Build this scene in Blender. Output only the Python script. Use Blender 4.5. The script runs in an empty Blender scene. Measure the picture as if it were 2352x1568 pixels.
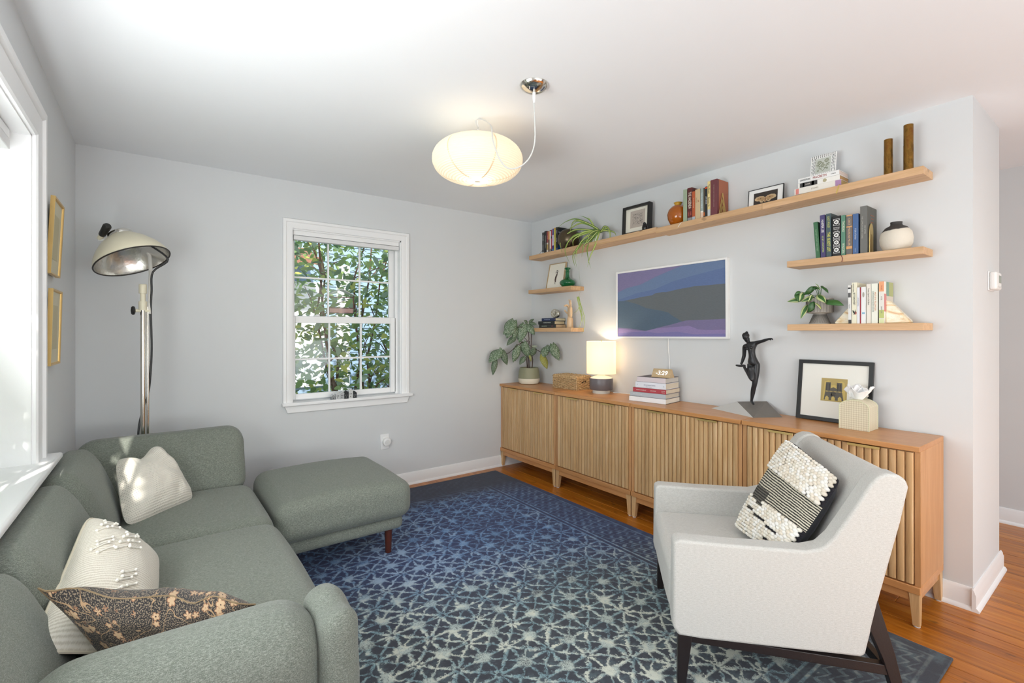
import bpy, bmesh, math, random
from mathutils import Vector, Matrix, Euler, noise
R = math.radians
random.seed(7)
S = bpy.context.scene
COL = S.collection

# ---------------------------------------------------------------- camera
cd = bpy.data.cameras.new('camera'); cam = bpy.data.objects.new('camera', cd); COL.objects.link(cam)
cam.location = (0, 0, 1.318); cam.rotation_euler = (R(90), 0, -0.637934)
cd.sensor_width = 36; cd.lens = 1099.0 / 2352 * 36; cd.shift_y = -22.6 / 2352; cd.clip_start = 0.02
S.camera = cam
# ---------------------------------------------------------------- colour management
S.view_settings.view_transform = 'Standard'
S.view_settings.look = 'None'
S.view_settings.gamma = 1
S.view_settings.use_curve_mapping = False
S.view_settings.exposure = -0.06
# ---------------------------------------------------------------- world, sun, daylight, added fill
W = bpy.data.worlds.new('world'); S.world = W; W.use_nodes = True
wn = W.node_tree.nodes; wl = W.node_tree.links
sky = wn.new('ShaderNodeTexSky'); sky.sky_type = 'NISHITA'; sky.sun_disc = False
sky.sun_elevation = R(38); sky.sun_rotation = R(200); sky.air_density = 1.0; sky.dust_density = 2.0
wl.new(sky.outputs[0], wn['Background'].inputs[0]); wn['Background'].inputs[1].default_value = 0.30
def lamp(name, kind, loc, energy, color=(1, 1, 1), size=None, sy=None, direction=None, radius=None):
    d = bpy.data.lights.new(name, kind); d.energy = energy; d.color = color
    if kind == 'AREA':
        d.shape = 'RECTANGLE'; d.size = size; d.size_y = sy or size
    if kind in ('POINT', 'SPOT') and radius is not None: d.shadow_soft_size = radius
    o = bpy.data.objects.new(name, d); COL.objects.link(o); o.location = loc
    if direction is not None: o.rotation_euler = Vector(direction).to_track_quat('-Z', 'Y').to_euler()
    return o
SUN = lamp('sunlight', 'SUN', (-5, -5, 6), 6.0, (1, .96, .9), direction=(.20, .70, -.52)); SUN.data.angle = R(.6)
lamp('daylight_left_window', 'AREA', (-.66, 1.38, 1.44), 62, (.94, .98, 1), 1.35, 1.15, (1, 0, .58))
lamp('rear_fill_light', 'AREA', (1.7, -2.9, 1.45), 16, (.86, .94, 1), 3.4, 1.9, (0.0, 1, .12))  # added fill from behind the camera, standing in for unseen windows
lamp('hall_fill_light', 'AREA', (4.2, 3.5, 1.6), 16, (.95, .97, 1), .8, 1.2, (0, -1, -.05))  # added lamp to brighten the hall, no visible source there
lamp('ceiling_fill_light', 'AREA', (1.1, -1.9, .8), 72, (.85, .94, 1), 3.2, 1.4, (-.05, .55, 1))  # added upward fill that brightens the ceiling from behind the camera

# ---------------------------------------------------------------- materials
def lin(h):
    if not isinstance(h, str): return tuple(h) if len(h) == 4 else tuple(h) + (1,)
    h = h.lstrip('#'); c = [int(h[i:i + 2], 16) / 255 for i in (0, 2, 4)]
    return tuple(x / 12.92 if x <= .04045 else ((x + .055) / 1.055) ** 2.4 for x in c) + (1,)
class NT:
    """small helper that writes node graphs"""
    def __init__(s, name):
        s.m = bpy.data.materials.new(name); s.m.use_nodes = True
        s.t = s.m.node_tree; s.n = s.t.nodes; s.l = s.t.links; s.b = s.n['Principled BSDF']
    def node(s, k, ins=None, **kw):
        n = s.n.new(k)
        for a, b in kw.items(): setattr(n, a, b)
        for i, v in (ins or {}).items(): s.put(n.inputs[i], v)
        return n
    def put(s, sock, v):
        if isinstance(v, bpy.types.NodeSocket): s.l.new(v, sock)
        elif isinstance(v, str): sock.default_value = lin(v)
        else: sock.default_value = v
    def math(s, op, a, b=0.0, c=None):
        n = s.n.new('ShaderNodeMath'); n.operation = op; s.put(n.inputs[0], a); s.put(n.inputs[1], b)
        if c is not None: s.put(n.inputs[2], c)
        return n.outputs[0]
    def step(s, v, e0, e1):
        n = s.n.new('ShaderNodeMapRange'); n.interpolation_type = 'SMOOTHSTEP'
        for i, x in enumerate((v, e0, e1, 0.0, 1.0)): s.put(n.inputs[i], x)
        return n.outputs[0]
    def mix(s, f, a, b):
        n = s.n.new('ShaderNodeMix'); n.data_type = 'RGBA'
        s.put(n.inputs[0], f); s.put(n.inputs[6], a); s.put(n.inputs[7], b); return n.outputs[2]
    def coord(s, k='Object', scale=None, rot=None):
        t = s.n.new('ShaderNodeTexCoord').outputs[k]
        if scale or rot:
            m = s.n.new('ShaderNodeMapping'); s.l.new(t, m.inputs[0])
            if scale: m.inputs[3].default_value = scale
            if rot: m.inputs[2].default_value = rot
            t = m.outputs[0]
        return t
    def noise(s, vec, scale, detail=2, rough=.5, dist=0):
        n = s.n.new('ShaderNodeTexNoise'); s.l.new(vec, n.inputs['Vector'])
        n.inputs['Scale'].default_value = scale; n.inputs['Detail'].default_value = detail
        n.inputs['Roughness'].default_value = rough; n.inputs['Distortion'].default_value = dist
        return n.outputs[0]
    def ramp(s, v, stops):
        n = s.n.new('ShaderNodeValToRGB'); s.put(n.inputs[0], v); e = n.color_ramp.elements
        while len(e) < len(stops): e.new(.5)
        for i, (p, c) in enumerate(stops): e[i].position = p; e[i].color = lin(c)
        return n.outputs[0]
    def bump(s, h, strength=.3, dist=.01):
        n = s.n.new('ShaderNodeBump'); n.inputs['Strength'].default_value = strength; n.inputs['Distance'].default_value = dist
        s.put(n.inputs['Height'], h); s.l.new(n.outputs[0], s.b.inputs['Normal'])
    def set(s, **k):
        for a, v in k.items():
            s.put(s.b.inputs[{'color': 'Base Color', 'rough': 'Roughness', 'metal': 'Metallic', 'trans': 'Transmission Weight', 'ior': 'IOR', 'spec': 'Specular IOR Level', 'alpha': 'Alpha', 'sheen': 'Sheen Weight', 'coat': 'Coat Weight', 'emit': 'Emission Color', 'es': 'Emission Strength', 'sss': 'Subsurface Weight'}[a]], v)
        return s.m
MC = {}
def plain(c, rough=.5, metal=0, var=.0, bump=0, bscale=200, **k):
    key = (c, rough, metal, var, bump, bscale, tuple(sorted(k.items())))
    if key in MC: return MC[key]
    t = NT('paint_' + str(len(MC)))
    col = lin(c)
    if var:
        o = t.coord(); v = t.noise(o, 14, 3)
        d = tuple(x * (1 - var) for x in col[:3]) + (1,); u = tuple(min(1, x * (1 + var)) for x in col[:3]) + (1,)
        col = t.mix(v, d, u)
    t.set(color=col, rough=rough, metal=metal, **k)
    if bump: t.bump(t.noise(t.coord(), bscale, 2), bump, .002)
    MC[key] = t.m; return t.m
def wood(c1, c2, c3, rough=.4, axis='Z', scale=1.0, knots=0.0, coat=0.0):
    t = NT('wood')
    sc = {'X': (1, 14, 14), 'Y': (14, 1, 14), 'Z': (14, 14, 1)}[axis]
    info = t.node('ShaderNodeObjectInfo').outputs['Random']
    o = t.node('ShaderNodeVectorMath', {0: t.coord(), 1: t.node('ShaderNodeCombineXYZ', {0: t.math('MULTIPLY', info, 7.3), 1: t.math('MULTIPLY', info, 13.1), 2: t.math('MULTIPLY', info, 5.7)}).outputs[0]}, operation='ADD').outputs[0]
    m = t.node('ShaderNodeMapping', {0: o}); m.inputs[3].default_value = tuple(x * scale for x in sc); o2 = m.outputs[0]
    g = t.noise(o2, 2.2, 6, .62, .6); f = t.noise(o2, 9, 4, .7)
    v = t.math('ADD', t.math('MULTIPLY', g, .75), t.math('MULTIPLY', f, .25))
    col = t.ramp(v, [(.3, c1), (.5, c2), (.7, c3)])
    tone = t.math('ADD', .9, t.math('MULTIPLY', info, .2))
    hs = t.node('ShaderNodeHueSaturation', {'Color': col, 'Value': tone}); col = hs.outputs[0]
    if knots:
        k = t.step(t.noise(t.coord(scale=tuple(x ** .3 * 1 for x in sc)), 9, 2), .66, .74)
        col = t.mix(t.math('MULTIPLY', k, knots), col, '#4a2408')
    t.set(color=col, rough=rough, coat=coat); t.bump(f, .08, .002); return t.m
def fabric(c1, c2, c3, scale=260, bump=.5, dist=.0015, rough=.95, sheen=.15, stretch=(1, 1, 1), weave=True):
    t = NT('woven_cloth'); o = t.coord(scale=stretch)
    a = t.noise(o, scale, 3, .7); b = t.noise(t.coord(scale=(stretch[0] * .25, stretch[1], stretch[2])), scale * .8, 2, .6)
    v = t.math('ADD', t.math('MULTIPLY', a, .6), t.math('MULTIPLY', b, .4))
    t.set(color=t.ramp(v, [(.36, c1), (.5, c2), (.64, c3)]), rough=rough, sheen=sheen); t.bump(v, bump, dist); return t.m

M = {}
def wallpaint(c):
    t = NT('wall_paint'); o = t.coord(); n = t.noise(o, 3, 2)
    col = lin(c); t.set(color=t.mix(n, tuple(x * .985 for x in col[:3]) + (1,), tuple(x * 1.015 for x in col[:3]) + (1,)), rough=.75); t.bump(t.noise(o, 160, 3), .05, .001); return t.m
M['wall'] = wallpaint('#dadcdd'); M['ceil'] = wallpaint('#f4f6f8'); M['trim'] = plain('#f4f4f4', .35)
M['oak'] = wood('#b98f60', '#d0a978', '#dfc096', .42, 'Z')
M['oaktop'] = wood('#bd8049', '#ca9059', '#d49d68', .33, 'Y')
M['oakside'] = wood('#bd8654', '#ca9664', '#d6a676', .38, 'Z')  # sides kept more orange than the slats, part of it painted-in warm reflection
M['shelf'] = wood('#bc9468', '#cda67c', '#dcb892', .5, 'Y', knots=.4)
M['plank'] = wood('#7a3f0e', '#b86d1c', '#d08b34', .3, 'Y', .7, knots=.6, coat=.08)
M['brass'] = plain('#d8bd7c', .42, .9); M['chrome'] = plain('#d8d4cc', .13, 1.0, var=.06)
M['black'] = plain('#1c1c1d', .45); M['white'] = plain('#f3f3f1', .4); M['cream'] = plain('#e6dfc6', .35, var=.04)
M['blackwood'] = plain('#221a1a', .4, bump=.15)
M['gold'] = plain('#d2b070', .35, .6, var=.12)
M['paper'] = plain('#e9e4d6', .8, var=.03); M['matboard'] = plain('#f1efe6', .85)
M['sofa'] = fabric('#595e55', '#767b71', '#9a9f94', 620, .3, .001, stretch=(1, 1, .7))
M['linen'] = fabric('#bbb9b3', '#c9c7c1', '#d5d3ce', 420, .3, .001)
t = NT('clear_glass'); t.set(color=(1, 1, 1, 1), rough=0, trans=1, ior=1.01, spec=.2)
M['glass'] = t.m
# window pane glass that also lets the light and the view through
t = NT('window_glass'); tr = t.node('ShaderNodeBsdfTransparent'); gl = t.node('ShaderNodeBsdfGlossy', {'Roughness': .02})
mx = t.node('ShaderNodeMixShader', {0: .03, 1: tr.outputs[0], 2: gl.outputs[0]}); t.l.new(mx.outputs[0], t.n['Material Output'].inputs[0]); M['pane'] = t.m

# ---------------------------------------------------------------- mesh builder
class MB:
    def __init__(s): s.v = []; s.f = []; s.mi = []; s.cur = 0; s.M = None
    def add(s, vs, fs):
        b = len(s.v)
        for p in vs:
            p = Vector(p)
            if s.M is not None: p = s.M @ p
            s.v.append(p)
        for f in fs: s.f.append([b + i for i in f]); s.mi.append(s.cur)
        return s
    def box(s, x0, x1, y0, y1, z0, z1):
        return s.add([(x0, y0, z0), (x1, y0, z0), (x1, y1, z0), (x0, y1, z0), (x0, y0, z1), (x1, y0, z1), (x1, y1, z1), (x0, y1, z1)],
                     [(0, 3, 2, 1), (4, 5, 6, 7), (0, 1, 5, 4), (1, 2, 6, 5), (2, 3, 7, 6), (3, 0, 4, 7)])
    def frustum(s, a, b):  # a,b: (x0,x1,y0,y1,z)
        return s.add([(a[0], a[2], a[4]), (a[1], a[2], a[4]), (a[1], a[3], a[4]), (a[0], a[3], a[4]), (b[0], b[2], b[4]), (b[1], b[2], b[4]), (b[1], b[3], b[4]), (b[0], b[3], b[4])],
                     [(0, 3, 2, 1), (4, 5, 6, 7), (0, 1, 5, 4), (1, 2, 6, 5), (2, 3, 7, 6), (3, 0, 4, 7)])
    def prism(s, poly, axis, a, b):
        n = len(poly)
        def P(p, h):
            if axis == 'z': return (p[0], p[1], h)
            if axis == 'y': return (p[0], h, p[1])
            return (h, p[0], p[1])
        return s.add([P(p, a) for p in poly] + [P(p, b) for p in poly],
                     [tuple(range(n))[::-1], tuple(range(n, 2 * n))] + [(i, (i + 1) % n, n + (i + 1) % n, n + i) for i in range(n)])
    def tube(s, pts, rad, n=8, caps=True):
        pts = [Vector(p) for p in pts]; m = len(pts)
        if not hasattr(rad, '__len__'): rad = [rad] * m
        up = None; vs = []
        for i, p in enumerate(pts):
            d = (pts[min(i + 1, m - 1)] - pts[max(i - 1, 0)]).normalized()
            if up is None:
                up = d.orthogonal().normalized()
            up = (up - d * up.dot(d)); up = up.normalized() if up.length > 1e-6 else d.orthogonal().normalized()
            q = d.cross(up)
            for k in range(n):
                a = 2 * math.pi * k / n; vs.append(p + (up * math.cos(a) + q * math.sin(a)) * rad[i])
        fs = [(i * n + k, i * n + (k + 1) % n, (i + 1) * n + (k + 1) % n, (i + 1) * n + k) for i in range(m - 1) for k in range(n)]
        if caps: fs += [tuple(range(n))[::-1], tuple((m - 1) * n + k for k in range(n))]
        return s.add(vs, fs)
    def lathe(s, prof, n=32, c=(0, 0, 0), closed=False):
        vs = []; m = len(prof)
        for r, z in prof:
            for k in range(n):
                a = 2 * math.pi * k / n; vs.append((c[0] + r * math.cos(a), c[1] + r * math.sin(a), c[2] + z))
        e = m if closed else m - 1
        fs = [(i * n + k, i * n + (k + 1) % n, ((i + 1) % m) * n + (k + 1) % n, ((i + 1) % m) * n + k) for i in range(e) for k in range(n)]
        if not closed:
            if prof[0][0] > 1e-4: fs.append(tuple(range(n))[::-1])
            if prof[-1][0] > 1e-4: fs.append(tuple((m - 1) * n + k for k in range(n)))
        return s.add(vs, fs)
    def shell(s, prof, n=32, c=(0, 0, 0)):  # open lathe without caps
        vs = []; m = len(prof)
        for r, z in prof:
            for k in range(n):
                a = 2 * math.pi * k / n; vs.append((c[0] + r * math.cos(a), c[1] + r * math.sin(a), c[2] + z))
        return s.add(vs, [(i * n + k, i * n + (k + 1) % n, (i + 1) * n + (k + 1) % n, (i + 1) * n + k) for i in range(m - 1) for k in range(n)])
    def grid(s, fn, nu, nv):
        vs = [fn(i / nu, j / nv) for j in range(nv + 1) for i in range(nu + 1)]
        return s.add(vs, [(j * (nu + 1) + i, j * (nu + 1) + i + 1, (j + 1) * (nu + 1) + i + 1, (j + 1) * (nu + 1) + i) for j in range(nv) for i in range(nu)])
    def ball(s, c, r, n=12, m=8):
        r = r if hasattr(r, '__len__') else (r, r, r)
        vs = [(c[0], c[1], c[2] - r[2])]
        for j in range(1, m):
            t = -math.pi / 2 + math.pi * j / m
            for k in range(n):
                a = 2 * math.pi * k / n; vs.append((c[0] + r[0] * math.cos(t) * math.cos(a), c[1] + r[1] * math.cos(t) * math.sin(a), c[2] + r[2] * math.sin(t)))
        vs.append((c[0], c[1], c[2] + r[2])); L = len(vs) - 1
        fs = [(0, 1 + (k + 1) % n, 1 + k) for k in range(n)]
        fs += [(1 + j * n + k, 1 + j * n + (k + 1) % n, 1 + (j + 1) * n + (k + 1) % n, 1 + (j + 1) * n + k) for j in range(m - 2) for k in range(n)]
        fs += [(L, 1 + (m - 2) * n + k, 1 + (m - 2) * n + (k + 1) % n) for k in range(n)]
        return s.add(vs, fs)
    def mesh(s, name, mats, ang=35):
        me = bpy.data.meshes.new(name); me.from_pydata([tuple(p) for p in s.v], [], s.f)
        for m in (mats if isinstance(mats, (list, tuple)) else [mats]): me.materials.append(m)
        me.polygons.foreach_set('material_index', s.mi); me.polygons.foreach_set('use_smooth', [True] * len(s.f))
        me.update(); me.set_sharp_from_angle(angle=R(ang)); return me
    def build(s, name, mats, parent=None, bev=0, seg=2, ang=35, sub=0, loc=None, fix=False):
        me = s.mesh(name, mats, ang)
        if fix:
            bm = bmesh.new(); bm.from_mesh(me); bmesh.ops.recalc_face_normals(bm, faces=bm.faces); bm.to_mesh(me); bm.free()
            me.set_sharp_from_angle(angle=R(ang))
        o = bpy.data.objects.new(name, me); COL.objects.link(o)
        if parent: o.parent = parent
        if loc: o.location = loc
        if bev:
            b = o.modifiers.new('bevel', 'BEVEL'); b.width = bev; b.segments = seg; b.limit_method = 'ANGLE'; b.angle_limit = R(30)
        if sub:
            b = o.modifiers.new('sub', 'SUBSURF'); b.levels = sub; b.render_levels = sub
        return o
def tag(o, label=None, cat=None, group=None, kind=None):
    if label: o['label'] = label
    if cat: o['category'] = cat
    if group: o['group'] = group
    if kind: o['kind'] = kind
    return o
def thing(name, label, cat, loc=(0, 0, 0), rot=(0, 0, 0), group=None):
    o = bpy.data.objects.new(name, None); COL.objects.link(o); o.location = loc; o.rotation_euler = rot
    o.empty_display_size = .05
    return tag(o, label, cat, group)
def struct(o): o['kind'] = 'structure'; return o
def text(s, size, mat, parent, mw, name='title', depth=.0004, align='CENTER', squeeze=1.0, bold=0.0):
    c = bpy.data.curves.new(name, 'FONT'); c.body = s; c.size = size; c.align_x = align; c.align_y = 'CENTER'; c.extrude = depth; c.resolution_u = 2
    c.offset = bold
    o = bpy.data.objects.new('tmp', c); COL.objects.link(o); dg = bpy.context.evaluated_depsgraph_get()
    me = bpy.data.meshes.new_from_object(o.evaluated_get(dg)); bpy.data.objects.remove(o); bpy.data.curves.remove(c)
    me.name = name; me.materials.clear(); me.materials.append(mat)
    me.transform(mw @ Matrix.Diagonal((squeeze, 1, 1, 1)))
    o = bpy.data.objects.new(name, me); COL.objects.link(o); o.parent = parent; return o
def frame3(origin, xax, yax):
    x = Vector(xax).normalized(); y = Vector(yax).normalized(); z = x.cross(y)
    m = Matrix((x, y, z)).transposed().to_4x4(); m.translation = Vector(origin); return m
XR, YB, XL, H = 3.107, 3.85, -.393, 2.44
YP, XP, XH = .521, 3.74, 4.70      # end of the shelf wall, its thickness, the hall wall beyond
# ---------------------------------------------------------------- room shell
def wall_with_hole(name, axis, p0, p1, a0, a1, hole, mat):
    """slab between planes p0,p1 across axis; spans a0..a1; hole=(h0,h1,z0,z1)"""
    b = MB()
    def bx(u0, u1, z0, z1):
        if axis == 'x': b.box(p0, p1, u0, u1, z0, z1)
        else: b.box(u0, u1, p0, p1, z0, z1)
    if hole:
        h0, h1, z0, z1 = hole
        bx(a0, h0, 0, H); bx(h1, a1, 0, H); bx(h0, h1, 0, z0); bx(h0, h1, z1, H)
    else: bx(a0, a1, 0, H)
    return struct(b.build(name, mat))
wall_with_hole('wall_left', 'x', XL - .20, XL, -3.2, YB + .2, (.55, 2.61, .775, 2.09), M['wall'])
wall_with_hole('wall_far', 'y', YB, YB + .20, XL, XR, (.80, 1.672, .765, 2.09), M['wall'])
struct(MB().box(XR, XP, YP, YB + .2, 0, H).build('wall_right', M['wall']))
wall_with_hole('wall_rear', 'y', -3.2, -3.05, XL, XH + .15, (.0, 3.4, .5, 2.3), M['wall'])
struct(MB().box(XH, XH + .15, -3.05, YB + .2, 0, H).build('wall_hall', M['wall']))
struct(MB().box(XP, XH, YB, YB + .2, 0, H).build('wall_hall_end', M['wall']))
struct(MB().box(XL - .2, XH + .15, -3.2, YB + .2, H, H + .12).build('ceiling', M['ceil']))
fl = struct(MB().box(XL - .2, XH + .15, -3.2, YB + .2, -.14, -.02).build('floor', plain('#5a3212', .6)))
# floorboards running towards the far wall, each a piece of the floor
rnd = random.Random(3)
pw = .0765; i = 0
while True:
    x0 = XL + i * pw
    if x0 > XH: break
    i += 1
    y = -1.2 - rnd.random() * 1.2
    while y < YB:
        L = rnd.uniform(2.2, 4.2); y1 = min(y + L, YB)
        if YB - y1 < .3: y1 = YB
        hidden = (XR < x0 < XP - .08 and y > YP) or (.3 < x0 < 2.4 and y > .6 and y1 < 3.6)
        if not hidden:
            dz = rnd.uniform(-.0006, .0006)
            b = MB(); b.box(x0 + .0006, min(x0 + pw - .0006, XH), y + .0006, y1 - .0006, -.02, dz)
            o = b.build('plank', M['plank'], fl)
            b_ = o.modifiers.new('bevel', 'BEVEL'); b_.width = .0012; b_.segments = 1
        y = y1
# skirting boards
prof = [(0, 0), (.027, 0), (.027, .008), (.02, .018), (.015, .02), (.015, .078), (.011, .086), (.011, .092), (.005, .104), (0, .104)]
def base(name, p0, p1, nrm):
    p0 = Vector(p0); p1 = Vector(p1); n = Vector(nrm); b = MB(); k = len(prof)
    vs = []
    for P_, e in ((p0, 0), (p1, 1)):
        for d, z in prof:
            vs.append((P_.x + n.x * d, P_.y + n.y * d, z))
    b.add(vs, [(j, (j + 1) % k, k + (j + 1) % k, k + j) for j in range(k)] + [tuple(range(k)), tuple(range(k, 2 * k))[::-1]])
    return struct(b.build(name, M['trim'], ang=50, fix=True))
base('baseboard_far', (XL, YB, 0), (XR, YB, 0), (0, -1, 0))
base('baseboard_left', (XL, -3, 0), (XL, YB, 0), (1, 0, 0))
base('baseboard_right', (XR, YP - .002, 0), (XR, YB, 0), (-1, 0, 0))
base('baseboard_wall_end', (XR - .027, YP, 0), (XP + .027, YP, 0), (0, -1, 0))
base('baseboard_hall', (XH, -3, 0), (XH, YB, 0), (-1, 0, 0))
base('baseboard_passage', (XP, YP, 0), (XP, YB, 0), (1, 0, 0))
# ---------------------------------------------------------------- mitred frames
def mitre(b, x0, x1, z0, z1, prof, P, open_bottom=False):
    """sweep prof [(outward, height)] round a rectangle with mitred corners; P(x,z,h)->point"""
    k = len(prof); rings = []
    cs = [(-1, -1), (-1, 1), (1, 1), (1, -1)]
    for sx, sz in cs:
        ring = []
        for w, h in prof:
            x = (x0 - w) if sx < 0 else (x1 + w)
            z = (z0 if open_bottom else z0 - w) if sz < 0 else (z1 + w)
            ring.append(P(x, z, h))
        rings.append(ring)
    vs = [p for r in rings for p in r]; fs = []
    for r in range(3 if open_bottom else 4):
        a, c = r * k, ((r + 1) % 4) * k
        fs += [(a + j, a + (j + 1) % k, c + (j + 1) % k, c + j) for j in range(k)]
    if open_bottom: fs += [tuple(range(k)), tuple(range(3 * k, 4 * k))]
    b.add(vs, fs)
# ---------------------------------------------------------------- window_2 in the far wall
w2 = thing('window_2', None, None, (1.236, YB, .79)); w2['kind'] = 'structure'
def L2(b, name, mat, parent=None, bev=0, **k):
    """build with world coordinates under window_2"""
    p = parent or w2
    off = w2.location
    for i_ in range(len(b.v)): b.v[i_] = b.v[i_] - off
    return b.build(name, mat, p, bev=bev, **k)
Pf = lambda x, z, h: (x, YB - h, z)
b = MB(); mitre(b, .812, 1.672, .79, 2.09, [(0, 0), (0, .012), (.006, .016), (.042, .016), (.048, .022), (.066, .022), (.07, .016), (.07, 0)], Pf, True); L2(b, 'casing', M['trim'], fix=True)
b = MB(); b.box(.735, 1.765, YB - .045, YB + .09, .765, .79); L2(b, 'sill', M['trim'], bev=.006, seg=3)
b = MB(); b.prism([(.755, .765), (1.745, .765), (1.725, .712), (.775, .712)], 'y', YB - .016, YB); L2(b, 'apron', M['trim'], bev=.003, fix=True)
b = MB(); b.box(.80, .812, YB, YB + .2, .79, 2.09); b.box(1.664, 1.676, YB, YB + .2, .79, 2.09); b.box(.80, 1.676, YB, YB + .2, 2.08, 2.092); b.box(.80, 1.676, YB + .09, YB + .2, .765, .80)
b.box(1.642, 1.664, YB + .055, YB + .06, .79, 2.08); L2(b, 'jamb', M['trim'])
def sash(x0, x1, z0, z1, gx0, gx1, gz0, gz1, y, mz, nm):
    b = MB(); d = .028
    b.box(x0, gx0, y, y + d, z0, z1); b.box(gx1, x1, y, y + d, z0, z1); b.box(gx0, gx1, y, y + d, z0, gz0); b.box(gx0, gx1, y, y + d, gz1, z1)
    s_ = L2(b, nm, M['trim'], bev=.003)
    cols = [gx0 + (gx1 - gx0) * i / 3 for i in range(4)]; rows = [gz0, mz, gz1]
    for i in (1, 2):
        m_ = MB(); m_.box(cols[i] - .007, cols[i] + .007, y + .006, y + .022, gz0, gz1); L2(m_, 'muntin', M['trim'], s_, bev=.002)
    m_ = MB(); m_.box(gx0, gx1, y + .008, y + .020, mz - .007, mz + .007); L2(m_, 'muntin', M['trim'], s_, bev=.002)
    for i in range(3):
        for j in range(2):
            p_ = MB(); p_.box(cols[i] + .004, cols[i + 1] - .004, y + .0125, y + .0155, rows[j] + .004, rows[j + 1] - .004); L2(p_, 'pane', M['pane'], s_)
    return s_
sash(.805, 1.650, .80, 1.437, .845, 1.602, .842, 1.385, 3.905, 1.105, 'lower_sash')
sash(.812, 1.664, 1.40, 2.08, .845, 1.602, 1.44, 2.05, 3.937, 1.737, 'upper_sash')
for x in (1.0, 1.42):
    b = MB(); b.box(x - .02, x + .02, 3.893, 3.93, 1.437, 1.445); b.box(x - .008, x + .016, 3.89, 3.91, 1.443, 1.452); L2(b, 'sash_lock', M['trim'], bev=.002)
# ---------------------------------------------------------------- window_1 in the left wall
w1 = thing('window_1', None, None, (XL, 1.58, .8)); w1['kind'] = 'structure'
def L1(b, name, mat, parent=None, bev=0, **k):
    off = w1.location
    for i_ in range(len(b.v)): b.v[i_] = b.v[i_] - off
    return b.build(name, mat, parent or w1, bev=bev, **k)
Pl = lambda y, z, h: (XL + h, y, z)
b = MB(); mitre(b, .56, 2.61, .80, 2.085, [(0, 0), (0, .012), (.008, .018), (.09, .018), (.098, .028), (.125, .028), (.13, .018), (.13, 0)], Pl, True); L1(b, 'casing', M['trim'], fix=True)
b = MB(); b.box(XL - .12, -.325, .40, 2.80, .778, .803); L1(b, 'sill', M['trim'], bev=.009, seg=3)
b = MB(); b.box(XL, XL + .016, .43, 2.77, .70, .778); L1(b, 'apron', M['trim'], bev=.003)
b = MB(); b.box(XL - .2, XL, 2.60, 2.612, .8, 2.085); b.box(XL - .2, XL, .548, .56, .8, 2.085); b.box(XL - .2, XL, .55, 2.61, 2.078, 2.09); b.box(XL - .2, XL - .1, .55, 2.61, .77, .815); L1(b, 'jamb', M['trim'])
for k, (a0, a1) in enumerate(((.57, 1.565), (1.605, 2.60))):
    for (z0, z1, x) in ((.815, 1.46, XL - .145), (1.43, 2.078, XL - .175)):
        b = MB(); d = .028; g = .045
        b.box(x, x + d, a0, a0 + g, z0, z1); b.box(x, x + d, a1 - g, a1, z0, z1); b.box(x, x + d, a0 + g, a1 - g, z0, z0 + g); b.box(x, x + d, a0 + g, a1 - g, z1 - g, z1)
        s_ = L1(b, 'sash', M['trim'], bev=.003)
        for i in range(1, 3):
            yy = a0 + g + (a1 - a0 - 2 * g) * i / 3
            m_ = MB(); m_.box(x + .006, x + .022, yy - .008, yy + .008, z0 + g, z1 - g); L1(m_, 'muntin', M['trim'], s_)
        zz = (z0 + z1) / 2
        m_ = MB(); m_.box(x + .008, x + .020, a0 + g, a1 - g, zz - .008, zz + .008); L1(m_, 'muntin', M['trim'], s_)
        p_ = MB(); p_.box(x + .0125, x + .0155, a0 + g, a1 - g, z0 + g, z1 - g); L1(p_, 'pane', M['pane'], s_)
b = MB(); b.box(XL - .19, XL - .11, 1.565, 1.605, .815, 2.078); L1(b, 'mullion', M['trim'], bev=.003)
# ---------------------------------------------------------------- window blinds
t = thing('window_blind', 'white cordless blind drawn up at the top of the small-paned window', 'blind', (1.24, 3.885, 2.05), group='raised white blinds')
MB().box(-.42, .422, -.02, .03, -.003, .034).build('headrail', M['trim'], t, bev=.003)
MB().box(-.418, .42, -.026, .024, -.04, -.007).build('bottom_rail', plain('#e4e4e4', .5), t, bev=.003)
for k in range(5):
    MB().box(-.415, .417, -.012, .02, -.006 - .0012 * k, -.0055 - .0012 * k).build('slat', M['trim'], t)
t = thing('window_blind', 'white blind end at the upper left edge, inside the wide window recess', 'blind', (-.475, 1.58, 2.04))
MB().box(-.03, .03, -1.0, .985, 0, .036).build('headrail', M['trim'], t, bev=.003)
MB().box(-.028, .032, -1.0, .98, -.04, -.004).build('bottom_rail', plain('#e4e4e4', .5), t, bev=.003)
# ---------------------------------------------------------------- outside: ground, neighbour house, shrub
struct(MB().box(-14, 18, 4.06, 26, -.75, -.65).build('ground', plain('#77804f', .95, var=.25)))
struct(MB().box(-16, -.62, -14, 26, -.76, -.66).build('lawn', plain('#77804f', .95, var=.25)))
nb = thing('neighbouring_house', 'pale blue clapboard house behind the shrub outside the window', 'house', (2.6, 8.0, -.65))
MB().box(-5, 6, .03, .3, 0, 4.6).build('wall', plain('#7892ab', .7), nb)
sd = plain('#86a1b8', .6)
me = MB().prism([(0, 0), (-.022, 0), (-.004, .132), (0, .132)], 'x', -5, 6)
me = None
for k in range(34):
    b = MB(); b.prism([(.03, 0), (0, 0), (.018, .138), (.03, .138)], 'x', -5, 6); b.build('siding_board', sd, nb, loc=(0, 0, .02 + k * .134))
b = MB(); b.box(-1.35, -.45, -.05, .03, 1.1, 2.75); b.build('window_frame', M['trim'], nb); MB().box(-1.25, -.55, -.055, -.045, 1.2, 2.65).build('window_pane', plain('#dfe6ea', .3), nb)
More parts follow.
